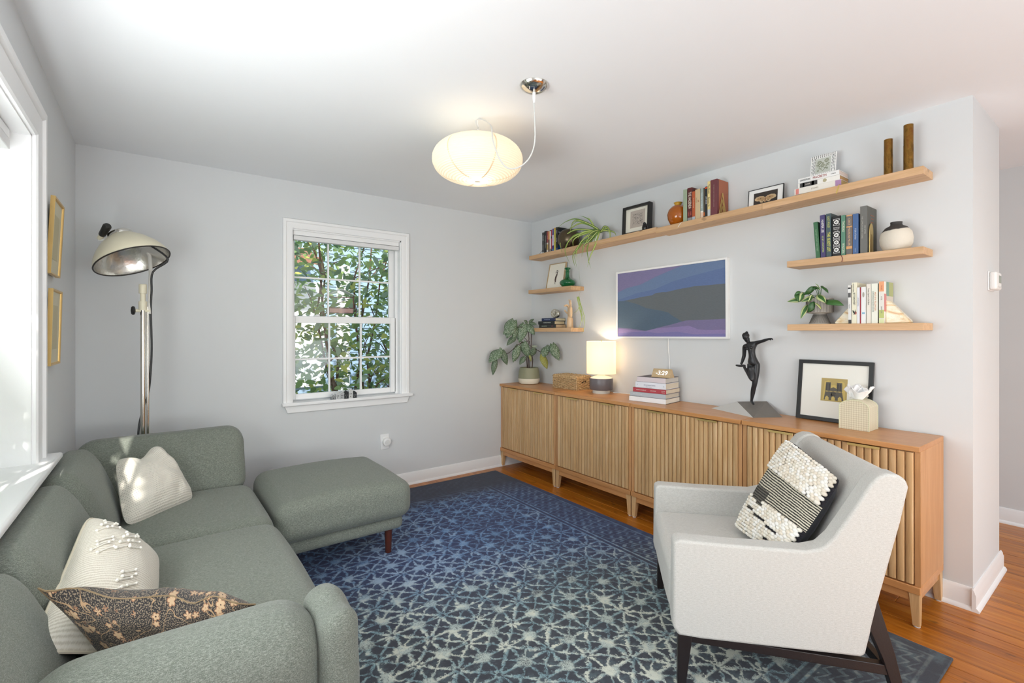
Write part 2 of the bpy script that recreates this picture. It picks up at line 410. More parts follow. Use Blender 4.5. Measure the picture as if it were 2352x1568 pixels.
b = MB(); b.prism([(-.9, 3.02), (.05, 3.30), (.05, 3.2), (-.9, 2.92)], 'x', -5.0, -.75); b.build('porch_roof', plain('#8f6350', .8), nb, fix=True)
MB().box(-.45, -.3, -.85, -.7, 0, 2.95).build('porch_post', M['trim'], nb)
leafm = []
for c in ('#7f9f62', '#93b571', '#b0ca7d', '#dde07c', '#6f916c', '#a9c0a8'):
    t = NT('shrub_leaf'); tr = t.node('ShaderNodeBsdfTranslucent', {'Color': lin(c)}); df = t.b
    t.set(color=c, rough=.45)
    mx = t.node('ShaderNodeMixShader', {0: .45, 1: df.outputs[0], 2: tr.outputs[0]}); t.l.new(mx.outputs[0], t.n['Material Output'].inputs[0]); leafm.append(t.m)
bark = plain('#6d5142', .9, var=.2)
def leaf_mesh(b, m, L, w, curl=.15, n=4):
    old = b.M; b.M = m
    vs = []; 
    for i in range(n + 1):
        u = i / n; hw = w * math.sin(math.pi * min(1, u * .96 + .02)) ** .8 * (1 - .35 * u) * .62; z = -curl * L * u * u
        vs += [(-hw, u * L, z + hw * .25), (0, u * L, z), (hw, u * L, z + hw * .25)]
    fs = []
    for i in range(n):
        for k in (0, 1): a = i * 3 + k; fs.append((a, a + 1, a + 4, a + 3))
    b.add(vs, fs); b.M = old
rnd = random.Random(11)
sh = thing('camellia_shrub', 'dense leafy green shrub close outside the small-paned window', 'shrub', (1.6, 4.7, -.65))
def rleafM(x0, x1, y0, y1, z0, z1):
    p = Vector((rnd.uniform(x0, x1), rnd.uniform(y0, y1), rnd.uniform(z0, z1)))
    e = Euler((rnd.uniform(-1.0, .5), rnd.uniform(-.8, .8), rnd.uniform(0, 6.28)))
    return Matrix.Translation(p) @ e.to_matrix().to_4x4()
protos = []
for k in range(6):
    b = MB(); leaf_mesh(b, Matrix.Identity(4), .085 + .012 * (k % 3), .046 + .006 * (k % 2), .2); protos.append(b.mesh('leaf', leafm[k], 80))
fol = [MB() for _ in range(6)]
BR = []
for k in range(9):
    x = rnd.uniform(-.45, .75); y = rnd.uniform(-.2, .5); pts = [(x * .3, y * .3, 0)]
    for j in range(1, 8):
        pts.append((x * (.3 + j * .12) + rnd.uniform(-.08, .08), y + rnd.uniform(-.06, .06), j * .42))
    MB().tube(pts, [.022 - .0022 * j for j in range(8)], 6).build('branch', bark, sh); BR.append(pts)
for k in range(40):
    pts = BR[k % 9]; j = rnd.randint(2, 6); p = Vector(pts[j]); q = p + Vector((rnd.uniform(-.45, .45), rnd.uniform(-.3, .3), rnd.uniform(.1, .4)))
    MB().tube([p, (p + q) / 2 + Vector((0, 0, .04)), q], [.007, .005, .003], 5).build('twig', bark, sh)
for k in range(300):
    o = bpy.data.objects.new('leaf', protos[rnd.choice((0, 1, 1, 2, 3, 4, 5, 5))]); COL.objects.link(o); o.parent = sh
    o.matrix_local = rleafM(-.75, .45, -.5, -.15, 1.2, 3.1)
for k in range(4300):
    i_ = rnd.choice((0, 1, 1, 2, 2, 3, 4, 5)); x = rnd.uniform(-.8, 1.0)
    m_ = rleafM(x, x, -.25, .9, .6, 3.4 if x > -.5 else 2.95)
    leaf_mesh(fol[i_], m_, rnd.uniform(.062, .10), .046, .2, 3)
for i_ in range(6):
    o = fol[i_].build('foliage', leafm[i_], sh, ang=80); o['kind'] = 'stuff'
# unseen eave and two thin shrubs, added to limit sun in the wide window
struct(MB().box(XL - .2 - .16, XL - .2, -3.2, YB + .2, H, H + .1).build('sun_block_eave', M['trim']))
for (ya, yb, lb) in ((-1.4, .06, 'unseen leafy shrub added as sun screen outside the near end of the wide left window'), (.90, 2.9, 'unseen leafy shrub added as sun screen outside the far end of the wide left window')):
    t = thing('sun_screen_shrub', lb, 'shrub', (-.90, (ya + yb) / 2, -.66)); fb_ = MB(); L_ = (yb - ya) / 2
    for k in range(5): MB().tube([(0, -L_ * .8 + k * L_ * .4, 0), (.03, -L_ * .8 + k * L_ * .4 + .05, 1.2), (0, -L_ * .8 + k * L_ * .4, 3.0)], [.025, .018, .008], 6).build('branch', bark, t)
    for k in range(2600): leaf_mesh(fb_, rleafM(-.05, .05, -L_, L_, 1.4, 3.4), .12, .07, .2, 2)
    o = fb_.build('foliage', leafm[0], t, ang=80); o['kind'] = 'stuff'
# bird feeder hung against the glass
fd = thing('bird_feeder', 'clear bird feeder with brown frame hanging outside the upper window sash', 'bird feeder', (1.222, 4.03, 1.47))
br = plain('#5a3426', .5)
for nm, bx in (('frame_bar', (-.105, .105, -.004, .004, .128, .136)), ('frame_bar', (-.105, .105, -.004, .004, .040, .048)), ('frame_bar', (-.109, -.101, -.004, .004, .040, .148)), ('frame_bar', (.101, .109, -.004, .004, .040, .148))):
    MB().box(*bx).build(nm, br, fd)
b = MB(); b.prism([(-.118, .142), (0, .196), (.118, .142), (.118, .148), (0, .204), (-.118, .148)], 'y', -.03, .06); b.build('roof', plain('#b9c4bd', .3), fd, fix=True)
b = MB(); b.box(-.1, .1, -.02, .05, 0, .004); b.box(-.1, .1, -.02, -.016, 0, .038); b.box(-.1, .1, .046, .05, 0, .038); b.box(-.1, -.096, -.02, .05, 0, .038); b.box(.096, .1, -.02, .05, 0, .038)
b.box(-.02, .02, -.022, -.02, 0, .038); b.build('tray', plain('#b08c86', .4), fd)
b = MB(); b.prism([(-.103, .145), (0, .193), (.103, .145)], 'y', -.002, .0); b.build('gable', M['pane'], fd)
# ---------------------------------------------------------------- outlet with round plug-in, thermostat
t = thing('wall_outlet', 'white outlet plate on the grey wall below and right of the window', 'outlet', (1.527, YB, .335))
MB().box(-.038, .038, -.006, 0, 0, .128).build('plate', M['trim'], t, bev=.003)
for z in (.04, .088): MB().box(-.017, .017, -.0085, -.0055, z - .014, z + .014).build('socket', M['white'], t, bev=.003)
t = thing('plug_in_night_light', 'round white plug-in device fitted in the wall outlet', 'night light', (1.537, YB - .008, .40))
b = MB(); b.M = Matrix.Rotation(R(90), 4, 'X'); b.lathe([(.028, 0), (.034, .006), (.035, .022), (.033, .03), (.026, .034), (0, .035)], 32); b.build('body', M['white'], t)
b = MB(); b.M = Matrix.Rotation(R(90), 4, 'X'); b.lathe([(.02, .0345), (.02, .0365), (0, .0365)], 24); b.build('face', plain('#e6e6e4', .3), t)
t = thing('thermostat', 'small white thermostat on the end of the shelf wall', 'thermostat', (3.50, YP, 1.53))
MB().box(-.07, .07, -.006, 0, 0, .10).build('back_plate', M['trim'], t, bev=.004)
MB().box(-.064, .064, -.034, -.006, .004, .096).build('body', M['white'], t, bev=.01, seg=3)
MB().box(-.01, .045, -.0352, -.0335, .04, .078).build('display', plain('#8f9a8f', .3), t)
for k in range(3): MB().box(-.045 + k * .03, -.03 + k * .03, -.0362, -.033, .015, .024).build('button', plain('#d9d9d6', .4), t, bev=.001)
# ---------------------------------------------------------------- rug
def rug_mat():
    t = NT('rug_pile'); o = t.coord(); sp = t.node('ShaderNodeSeparateXYZ', {0: o})
    m = t.math; nz = t.noise(o, 16, 3, .6); nz2 = t.noise(o, 60, 3, .7); nf = t.noise(o, 260, 2, .7); nl = t.noise(o, 1.3, 3, .6)
    wob = m('MULTIPLY', m('SUBTRACT', nz, .5), .075)
    x = m('ADD', sp.outputs[0], wob); y = m('ADD', sp.outputs[1], m('MULTIPLY', m('SUBTRACT', nz2, .5), .035))
    s_ = .235
    def cell(ox, oy):
        fx = m('SUBTRACT', m('FRACT', m('ADD', m('DIVIDE', x, s_), ox + 40.)), .5); fy = m('SUBTRACT', m('FRACT', m('ADD', m('DIVIDE', y, s_), oy + 40.)), .5)
        return fx, fy, m('SQRT', m('ADD', m('MULTIPLY', fx, fx), m('MULTIPLY', fy, fy)))
    ox0 = -(1.049 / s_) + .5; oy0 = -(1.725 / s_) + .5
    ax, ay, da = cell(ox0 % 1, oy0 % 1); bx, by, db = cell((ox0 + .5) % 1, (oy0 + .5) % 1)
    near = m('LESS_THAN', db, da)
    px = m('ADD', m('MULTIPLY', ax, m('SUBTRACT', 1., near)), m('MULTIPLY', bx, near)); py = m('ADD', m('MULTIPLY', ay, m('SUBTRACT', 1., near)), m('MULTIPLY', by, near))
    r = m('MINIMUM', da, db)
    th = m('ARCTAN2', py, px); k = math.pi / 4
    a = m('ABSOLUTE', m('SUBTRACT', m('FLOORED_MODULO', m('ADD', th, k / 2), k), k / 2))
    dl = m('MULTIPLY', r, m('SINE', a))
    edge = m('ABSOLUTE', m('SUBTRACT', da, db))
    fxs, fys, dc = cell((ox0 + .5) % 1, oy0 % 1); _, _, dd = cell(ox0 % 1, (oy0 + .5) % 1)
    flower = m('MINIMUM', dc, dd)
    rag = m('ADD', m('MULTIPLY', m('SUBTRACT', nz2, .5), .13), m('MULTIPLY', m('SUBTRACT', nf, .5), .09))
    spoke = m('SUBTRACT', 1., t.step(m('ADD', dl, rag), .010, .045))
    ring = m('MULTIPLY', m('SUBTRACT', 1., t.step(m('ADD', edge, rag), .01, .06)), .85)
    flo = m('SUBTRACT', 1., t.step(m('ADD', flower, m('MULTIPLY', rag, 1.1)), .10, .17))
    hub = t.step(r, .02, .06)
    pat = m('MAXIMUM', m('MAXIMUM', m('MULTIPLY', spoke, hub), ring), flo)
    # border with rules and chevrons
    e = m('MINIMUM', m('SUBTRACT', 2.56, sp.outputs[0]), m('MINIMUM', m('SUBTRACT', 3.716, sp.outputs[1]), m('SUBTRACT', sp.outputs[1], .486)))
    along = m('ADD', sp.outputs[0], sp.outputs[1])
    inb = m('LESS_THAN', e, .345)
    zig = m('MULTIPLY', m('ABSOLUTE', m('SUBTRACT', m('FRACT', m('DIVIDE', along, .085)), .5)), .06)
    ch = m('ABSOLUTE', m('SUBTRACT', m('FRACT', m('DIVIDE', m('ADD', m('ADD', e, zig), m('MULTIPLY', wob, .4)), .038)), .5))
    chev = m('SUBTRACT', 1., t.step(m('ADD', ch, m('MULTIPLY', rag, 2.4)), .10, .24))
    chev = m('MULTIPLY', chev, m('MULTIPLY', t.step(e, .05, .09), m('LESS_THAN', m('ABSOLUTE', m('SUBTRACT', e, .175)), .115)))
    r1 = m('SUBTRACT', 1., t.step(m('ABSOLUTE', m('SUBTRACT', e, .34)), .003, .010)); r2 = m('SUBTRACT', 1., t.step(m('ABSOLUTE', m('SUBTRACT', e, .305)), .003, .009)); r3 = m('SUBTRACT', 1., t.step(m('ABSOLUTE', m('SUBTRACT', e, .055)), .003, .010))
    bord = m('MAXIMUM', m('MAXIMUM', m('MULTIPLY', chev, .75), r1), m('MAXIMUM', r2, m('MULTIPLY', r3, .7)))
    pat = m('ADD', m('MULTIPLY', pat, m('SUBTRACT', 1., inb)), m('MULTIPLY', bord, inb))
    wear = t.step(m('ADD', m('ADD', m('MULTIPLY', nz, .6), m('MULTIPLY', nl, .4)), m('MULTIPLY', m('SUBTRACT', nf, .5), .8)), .28, .54)
    fade_y = m('SUBTRACT', 1., t.step(m('ADD', sp.outputs[1], m('MULTIPLY', m('SUBTRACT', nl, .5), .5)), 3.05, 3.5))
    fade_x = m('SUBTRACT', 1., m('MULTIPLY', t.step(m('ADD', sp.outputs[0], m('MULTIPLY', m('SUBTRACT', nl, .5), .5)), 2.0, 2.6), .5))
    lowy = t.step(sp.outputs[1], .45, 1.1)
    pat = m('MULTIPLY', m('MULTIPLY', pat, wear), m('MULTIPLY', m('MAXIMUM', fade_y, .06), m('MULTIPLY', fade_x, m('MAXIMUM', lowy, .35))))
    # rug colour drifts from teal and cream to far-end blue, partly painted-in window light
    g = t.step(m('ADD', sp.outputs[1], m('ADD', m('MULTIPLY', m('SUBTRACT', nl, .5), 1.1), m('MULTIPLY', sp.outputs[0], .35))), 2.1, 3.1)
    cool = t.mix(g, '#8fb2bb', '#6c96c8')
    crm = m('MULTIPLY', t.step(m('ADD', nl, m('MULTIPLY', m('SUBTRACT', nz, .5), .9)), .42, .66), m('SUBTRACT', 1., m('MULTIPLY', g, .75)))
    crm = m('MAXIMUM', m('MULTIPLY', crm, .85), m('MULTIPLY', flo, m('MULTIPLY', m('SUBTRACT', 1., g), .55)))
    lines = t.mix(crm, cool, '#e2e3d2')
    ground = t.mix(g, '#3c4049', '#28365f')
    ground = t.mix(m('MULTIPLY', t.step(nz, .45, .7), .35), ground, t.mix(.5, ground, cool))
    ground = t.mix(m('MULTIPLY', m('SUBTRACT', 1., fade_y), .8), ground, '#30333d')
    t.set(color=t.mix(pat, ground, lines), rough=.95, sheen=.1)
    t.bump(m('ADD', nf, m('MULTIPLY', pat, .6)), .5, .004); return t.m
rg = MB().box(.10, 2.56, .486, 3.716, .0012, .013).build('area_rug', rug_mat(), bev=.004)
tag(rg, 'distressed blue and charcoal patterned area rug on the wooden floor', 'rug')

# ---------------------------------------------------------------- sideboards along the right wall
XF = 2.712
def sideboard(y0, label, seed):
    rr = random.Random(seed)
    w = .802; t = thing('sideboard', label, 'sideboard', (XF, y0, 0), group='slatted oak sideboards in a row')
    D = XR - .012 - XF
    MB().box(-.012, D, 0, w, .784, .808).build('top', M['oaktop'], t, bev=.002)
    for yy, nm in ((0, 'side_panel'), (w - .022, 'side_panel')): MB().box(.006, D, yy, yy + .022, .182, .784).build(nm, M['oakside'], t, bev=.0015)
    MB().box(.02, D, .022, w - .022, .182, .198).build('bottom_panel', M['oak'], t)
    MB().box(D - .012, D, .022, w - .022, .198, .784).build('back_panel', M['oak'], t)
    MB().box(-.004, D, 0, w, .150, .182).build('plinth', M['oaktop'], t, bev=.002)
    b = MB(); b.box(.006, .026, .035, w - .035, .112, .150); b.box(D - .03, D - .012, .035, w - .035, .112, .150); b.box(.03, D - .03, .010, .028, .112, .150); b.box(.03, D - .03, w - .028, w - .010, .112, .150); b.build('apron', M['oaktop'], t, bev=.001)
    for sx in (0, 1):
        for sy in (0, 1):
            x = .002 if not sx else D - .042; y = .003 if not sy else w - .043
            ix = .012 if not sx else -.012; iy = .012 if not sy else -.012
            a = (x + (.014 if sx else 0), x + .04 - (0 if sx else .014), y + (.014 if sy else 0), y + .04 - (0 if sy else .014), .006)
            b = MB(); b.frustum(a, (x, x + .04, y, y + .04, .150)); lg = b.build('leg', M['oak'], t, bev=.0015)
            MB().lathe([(.012, 0), (.013, .003), (.011, .0075)], 12, ((a[0] + a[1]) / 2, (a[2] + a[3]) / 2, 0)).build('glide', plain('#dcdcdc', .4), lg)
    dw = (w - .044 - .006) / 2
    for k in range(2):
        ya = .022 + .002 + k * (dw + .002)
        dr = MB().box(.012, .024, ya, ya + dw, .188, .778).build('door', M['oak'], t)
        n = 12; p = dw / n
        for i in range(n):
            ys = ya + i * p
            b = MB(); b.prism([(.012, ys + .0016), (.006, ys + .0019), (.0018, ys + .0034), (.0, ys + .0075), (.0, ys + p - .0075), (.0018, ys + p - .0034), (.006, ys + p - .0019), (.012, ys + p - .0016)], 'z', .189, .777)
            b.build('slat', M['oak'], dr, ang=50)
        yc = ya + dw / 2
        b = MB(); b.box(-.012, .014, yc - .065, yc + .065, .7775, .7795); b.box(-.014, -.012, yc - .065, yc + .065, .768, .7795); b.build('handle', M['brass'], dr, bev=.0006)
    return t
for k, (y0, lb) in enumerate(((3.045, 'slatted oak sideboard at the far end against the window wall, under the leafy potted plant'), (2.238, 'slatted oak sideboard under the table lamp, second from the window wall'), (1.431, 'slatted oak sideboard under the book stack and clock, second from the right end'), (.624, 'slatted oak sideboard at the right end, partly behind the armchair'))):
    sideboard(y0, lb, k)
# ---------------------------------------------------------------- floating shelves
SF = 2.945
def ztop(y): return 2.063 + (3.70 - y) * .0168 if y >= 2.198 else 2.079 + (2.164 - y) * .0227          # the long shelf rises slightly to the right
t = thing('long_wall_shelf', 'long floating wooden shelf running below the ceiling above the television', 'shelf', (SF, 2.18, 2.05))
for (ya, yb, dx, dz) in ((.667, 1.427, 0, 0), (1.428, 2.1975, .0, 0.0), (2.1985, 3.698, .006, .0)):
    b = MB(); L_ = XR - SF
    vs = []
    for yy in (ya, yb):
        z = ztop(yy) + dz
        vs += [(dx, yy - 2.18, z - .038 - 2.05), (L_, yy - 2.18, z - .038 - 2.05), (L_, yy - 2.18, z - 2.05), (dx, yy - 2.18, z - 2.05)]
    b.add(vs, [(0, 1, 2, 3), (4, 7, 6, 5), (0, 4, 5, 1), (1, 5, 6, 2), (2, 6, 7, 3), (3, 7, 4, 0)]); b.build('board', M['shelf'], t, bev=.0012, fix=True)
def shelf(y0, y1, z, lb, grp=None, th=.036):
    return tag(MB().box(0, XR - SF, y0 - (y0 + y1) / 2, y1 - (y0 + y1) / 2, -th, 0).build('wall_shelf', M['shelf'], bev=.0015, loc=(SF, (y0 + y1) / 2, z)), lb, 'shelf', grp)
SM, SL, SA, SB = 1.727, 1.3605, 1.726, 1.353
shelf(.667, 1.285, SM, 'short floating wooden shelf at right holding dark books and the round two-tone vase')
shelf(.667, 1.283, SL, 'short floating wooden shelf at right holding pale books and the trailing potted plant')
shelf(3.095, 3.70, SA, 'short floating wooden shelf in the left corner holding the green glass bottle')
shelf(3.095, 3.70, SB, 'short floating wooden shelf in the left corner holding the wooden hand')

# ---------------------------------------------------------------- soft boxes for upholstery
def softbox(hx, hy, hz, r, n=6, c=4, crown=(0, 0, 0), fn=None):
    """rounded box centred at 0; crown = extra bulge of x,y,z faces; fn reshapes points"""
    def ax(h):
        rr = min(r, h * .98)
        inn = h - rr; a = [-h + rr * (1 - math.tan(math.pi / 4 * (1 - i / c))) if i else -h for i in range(c)]
        mid = [-inn + 2 * inn * i / n for i in range(n + 1)]
        return a + mid + [-q for q in a[::-1]]
    X_, Y_, Z_ = ax(hx), ax(hy), ax(hz); b = MB(); idx = {}; vs = []; fs = []
    def pt(p):
        key = tuple(round(q, 6) for q in p)
        if key in idx: return idx[key]
        P = Vector(p); h = (hx, hy, hz); inn = Vector([max(-(h[i] - min(r, h[i] * .98)), min(h[i] - min(r, h[i] * .98), P[i])) for i in range(3)])
        d = P - inn
        # scale per axis so thin boxes round evenly
        if d.length > 1e-9: P = inn + d.normalized() * max(abs(d.x), abs(d.y), abs(d.z))
        u = [P[i] / h[i] for i in range(3)]
        for i in range(3):
            j, k = (i + 1) % 3, (i + 2) % 3
            if crown[i]: P[i] += crown[i] * u[i] * max(0, 1 - u[j] ** 2) ** .7 * max(0, 1 - u[k] ** 2) ** .7
        if fn: P = fn(P)
        idx[key] = len(vs); vs.append(P); return idx[key]
    def side(A, B_, f):
        for i in range(len(A) - 1):
            for j in range(len(B_) - 1):
                fs.append((pt(f(A[i], B_[j])), pt(f(A[i + 1], B_[j])), pt(f(A[i + 1], B_[j + 1])), pt(f(A[i], B_[j + 1]))))
    side(X_, Y_, lambda a, q: (a, q, hz)); side(X_, Y_, lambda a, q: (a, -q, -hz))
    side(X_, Z_, lambda a, q: (a, -hy, q)); side(X_, Z_, lambda a, q: (-a, hy, q))
    side(Y_, Z_, lambda a, q: (hx, a, q)); side(Y_, Z_, lambda a, q: (-hx, -a, q))
    b.add(vs, fs); return b
def soft(name, x0, x1, y0, y1, z0, z1, r, mat, parent, crown=(0, 0, 0), fn=None, sub=0, **k):
    b = softbox((x1 - x0) / 2, (y1 - y0) / 2, (z1 - z0) / 2, r, crown=crown, fn=fn, **k)
    o = b.build(name, mat, parent, ang=80, sub=sub); pl = parent.location if parent else Vector((0, 0, 0))
    o.location = Vector(((x0 + x1) / 2, (y0 + y1) / 2, (z0 + z1) / 2)) - pl; return o
def lump(P, a=.006, f=5.0, s=0):
    n = noise.noise_vector(Vector((P.x * f + s, P.y * f, P.z * f))); return P + n * a
# ---------------------------------------------------------------- sectional sofa
t = thing('sectional_sofa', 'sage green sectional sofa along the left wall with rounded back and arm', 'sofa', (.05, 2.2, 0))
fab = M['sofa']
soft('seat_cushion', -.17, .445, 2.462, 3.14, .235, .447, .075, fab, t, (.012, .006, .022), lambda P: lump(P, .006, 5, 1), sub=1)
soft('seat_cushion', -.17, .455, 1.50, 2.458, .235, .447, .075, fab, t, (.012, .006, .024), lambda P: lump(P, .006, 5, 4), sub=1)
def lean_y(P):  # backrest on the far side leans away
    P = lump(P, .005, 4, 9); k = max(0, min(1, (.1425 - P.y) / .285)); P.y += k * (P.z + .18) * .42; return P
soft('back_cushion', -.34, .415, 3.085, 3.37, .39, .752, .085, fab, t, (.004, .018, .004), lean_y, sub=1)
def lean_x(seed):
    def f(P):
        P = lump(P, .005, 4, seed); k = max(0, min(1, (P.x + .1275) / .255)); P.x -= k * (P.z + .18) * .43; return P
    return f
def corner_fn(P):
    P = lump(P, .005, 4, 21); k = max(0, min(1, (P.x + .1275) / .255)); P.x -= k * (P.z + .18) * .36; P.z += .010 * max(0, P.y) * 3; return P
soft('back_cushion', -.370, -.12, 2.515, 3.10, .39, .755, .085, fab, t, (.016, .02, .004), corner_fn, sub=1)
soft('back_cushion', -.370, -.12, 1.735, 2.51, .39, .745, .085, fab, t, (.016, .012, .004), lean_x(31), sub=1)
soft('back_cushion', -.370, -.12, 1.18, 1.73, .33, .735, .085, fab, t, (.016, .012, .004), lean_x(41), sub=1)
soft('arm', -.24, .345, 1.235, 1.475, .17, .605, .105, fab, t, (.004, .012, .006), lambda P: lump(P, .004, 4, 51), sub=1)
def endcap(P):
    P = lump(P, .006, 12, 61); P.z += .006 * math.sin(P.y * 50 + P.z * 30); return P
soft('arm_end', .335, .428, 1.232, 1.478, .165, .592, .046, fab, t, (.010, .008, .002), endcap, sub=1)
soft('base', -.34, .43, 1.26, 3.30, .15, .236, .04, fab, t)
legm = plain('#54291c', .35, var=.1)
for (x, y) in ((.36, 3.2), (.36, 1.36), (-.28, 3.2), (-.28, 1.36), (.36, 2.3)):
    MB().lathe([(.015, 0), (.017, .002), (.021, .14), (.021, .15)], 20, (x - .05, y - 2.2, .013)).build('leg', legm, t)
t = thing('upholstered_ottoman', 'sage green cushioned ottoman on dark wooden legs at the right end of the sofa', 'ottoman', (.85, 3.0, 0))
def ott(P):
    P = lump(P, .004, 4, 71); u = (P.x / .38); P.z += .008 * math.cos(P.x * 5) ; return P
soft('cushion', .474, 1.212, 2.60, 3.36, .232, .447, .07, fab, t, (.008, .008, .022), ott, sub=1)
soft('base', .49, 1.175, 2.655, 3.30, .155, .236, .036, fab, t)
for (x, y) in ((1.10, 2.715), (1.10, 3.22), (.56, 2.715), (.56, 3.22)):
    MB().lathe([(.0165, 0), (.0175, .002), (.0225, .15)], 20, (x - .85, y - 3.0, .013)).build('leg', legm, t)
# ---------------------------------------------------------------- armchair
ch = thing('armchair', 'pale cream upholstered armchair with sloping arms on a dark wooden frame', 'armchair', (1.526, 1.064, 0.013), (0, 0, R(-47.47)))
lf = M['linen']
sidep = [(.0, .232), (.003, .54), (.02, .552), (.20, .548), (.45, .548), (.50, .562), (.535, .60), (.569, .655), (.61, .725), (.650, .795), (.672, .823), (.70, .834), (.735, .832), (.758, .815), (.766, .79), (.742, .67), (.676, .40), (.635, .205), (.62, .197), (.10, .196), (.02, .200)]
sidep = [(a, z - .013) for a, z in sidep]
for (a, c) in ((0, .078), (.642, .72)):
    MB().prism(sidep, 'y', a, c).build('side_panel', lf, ch, bev=.016, seg=4, ang=60, fix=True)
backp = [(.50, .28), (.515, .45), (.60, .66), (.66, .795), (.69, .825), (.725, .831), (.757, .808), (.742, .67), (.676, .40), (.635, .25)]
MB().prism([(a, z - .013) for a, z in backp], 'y', .066, .654).build('backrest', lf, ch, bev=.016, seg=4, ang=60, fix=True)
b = softbox(.30, .285, .095, .035, crown=(.004, .004, .012), fn=lambda P: lump(P, .003, 5, 3)); o = b.build('seat', lf, ch, ang=80, sub=1); o.location = (.297, .36, .318)
MB().box(.012, .62, .07, .65, .19, .26).build('seat_base', lf, ch, bev=.01, seg=3)
bw = M['blackwood']
for y in (0.002, .683):
    b = MB(); b.prism([(.020, .19), (.070, .19), (.046, 0), (.018, 0)], 'y', y, y + .036); b.build('leg', bw, ch, bev=.002, fix=True)
    b = MB(); b.prism([(.60, .40), (.665, .41), (.727, .20), (.772, 0), (.742, 0), (.69, .18)], 'y', y, y + .036); b.build('leg', bw, ch, bev=.002, fix=True)
    b = MB(); b.prism([(.055, .195), (.72, .163), (.72, .128), (.055, .165)], 'y', y + .004, y + .032); b.build('side_rail', bw, ch, bev=.002, fix=True)
MB().box(.028, .052, .03, .69, .155, .187).build('cross_rail', bw, ch, bev=.002)
MB().box(.69, .715, .03, .69, .13, .162).build('cross_rail', bw, ch, bev=.002)
# ---------------------------------------------------------------- pillows
def pillow(name, q, thick, mats, label, bulge=(1, 1), n=26, pinch=.10, chop=0, wr=.006, seed=0, piping=None, back_mat=False, ruffle=0, rnd_=.10):
    """q: four corners BL,BR,TR,TL seen from the front; thickness to each side"""
    A, B_, C_, D_ = [Vector(p) for p in q]; ctr = (A + B_ + C_ + D_) / 4
    nrm = ((B_ - A).cross(D_ - A)).normalized(); W_ = ((B_ - A).length + (C_ - D_).length) / 2
    t = thing(name, label, 'pillow', ctr)
    def base_pt(u, v):
        uu = u * 2 - 1; vv = v * 2 - 1
        su = u + pinch * .5 * (-uu) * 0; sv = v
        rk = 1 - rnd_ * abs(uu * vv) ** 5; pu = .5 + uu / 2 * (1 - pinch * (1 - vv * vv)) * rk; pv = .5 + vv / 2 * (1 - pinch * (1 - uu * uu)) * rk
        p = A * (1 - pu) * (1 - pv) + B_ * pu * (1 - pv) + C_ * pu * pv + D_ * (1 - pu) * pv
        if chop: p += (((A + B_) - (C_ + D_)) / 2).normalized() * chop * math.exp(-((uu) / .5) ** 2) * max(0, v - .35) / .65
        if ruffle:
            e = max(0, v - .8) / .2
            p += nrm * ruffle * math.sin(u * 21 + 1.2 * math.sin(u * 9)) * e + ((D_ - A).normalized()) * ruffle * .5 * math.sin(u * 17) * e
        return p - ctr
    def surf(side, u, v):
        uu = u * 2 - 1; vv = v * 2 - 1
        h = thick * bulge[0 if side > 0 else 1] * (max(0, 1 - abs(uu) ** 2.4) * max(0, 1 - abs(vv) ** 2.4)) ** .62
        if chop: h *= 1 - .35 * math.exp(-(uu / .3) ** 2) * max(0, v - .3)
        p = base_pt(u, v); w = noise.noise(Vector((u * 5 + seed, v * 5, side * 3.0))) + .5 * noise.noise(Vector((u * 13 + seed, v * 9, side)))
        k = min(1, h / thick * 1.6)
        return p + nrm * side * (h + wr * w * k)
    me_cover = MB()
    f0 = lambda u, v: surf(1, u, v); f1 = lambda u, v: surf(-1, 1 - u, v)
    def ease(x): return .5 - .5 * math.cos(math.pi * x) if False else x
    me_cover.grid(f0, n, n); me_cover.cur = 1 if back_mat else 0; me_cover.grid(f1, n, n)
    o = me_cover.build('cover', mats, t, ang=180, sub=1)
    me = o.data; uvl = me.uv_layers.new(name='UVMap')
    N1 = (n + 1) ** 2
    for lp in me.loops:
        vi = lp.vertex_index; back = vi >= N1; k = vi - N1 if back else vi
        u, v = (k % (n + 1)) / n, (k // (n + 1)) / n
        uvl.data[lp.index].uv = ((1 - u) if back else u, v)
    if piping:
        pts = []
        for k in range(4 * n):
            sgm, f = divmod(k, n); f /= n
            u, v = ((f, 0), (1, f), (1 - f, 1), (0, 1 - f))[sgm]; pts.append(base_pt(u, v))
        pts.append(pts[0]); MB().tube(pts, piping[0], 6).build('piping', piping[1], t)
    t['_b'] = 1; del t['_b']
    return t, surf
def knit(c1, c2, c3, s1=60, horiz=True, bump=.6):
    t = NT('knit_cloth'); uv = t.coord('UV'); sp = t.node('ShaderNodeSeparateXYZ', {0: uv}); n = t.noise(uv, 90, 2, .6)
    w = t.math('SINE', t.math('MULTIPLY', t.math('ADD', sp.outputs[1 if horiz else 0], t.math('MULTIPLY', t.noise(uv, 4, 2), .02)), s1 * 6.28))
    h = t.math('ADD', t.math('MULTIPLY', w, .25), n); t.set(color=t.ramp(h, [(.25, c1), (.5, c2), (.75, c3)]), rough=.95, sheen=.2); t.bump(h, bump, .003); return t.m
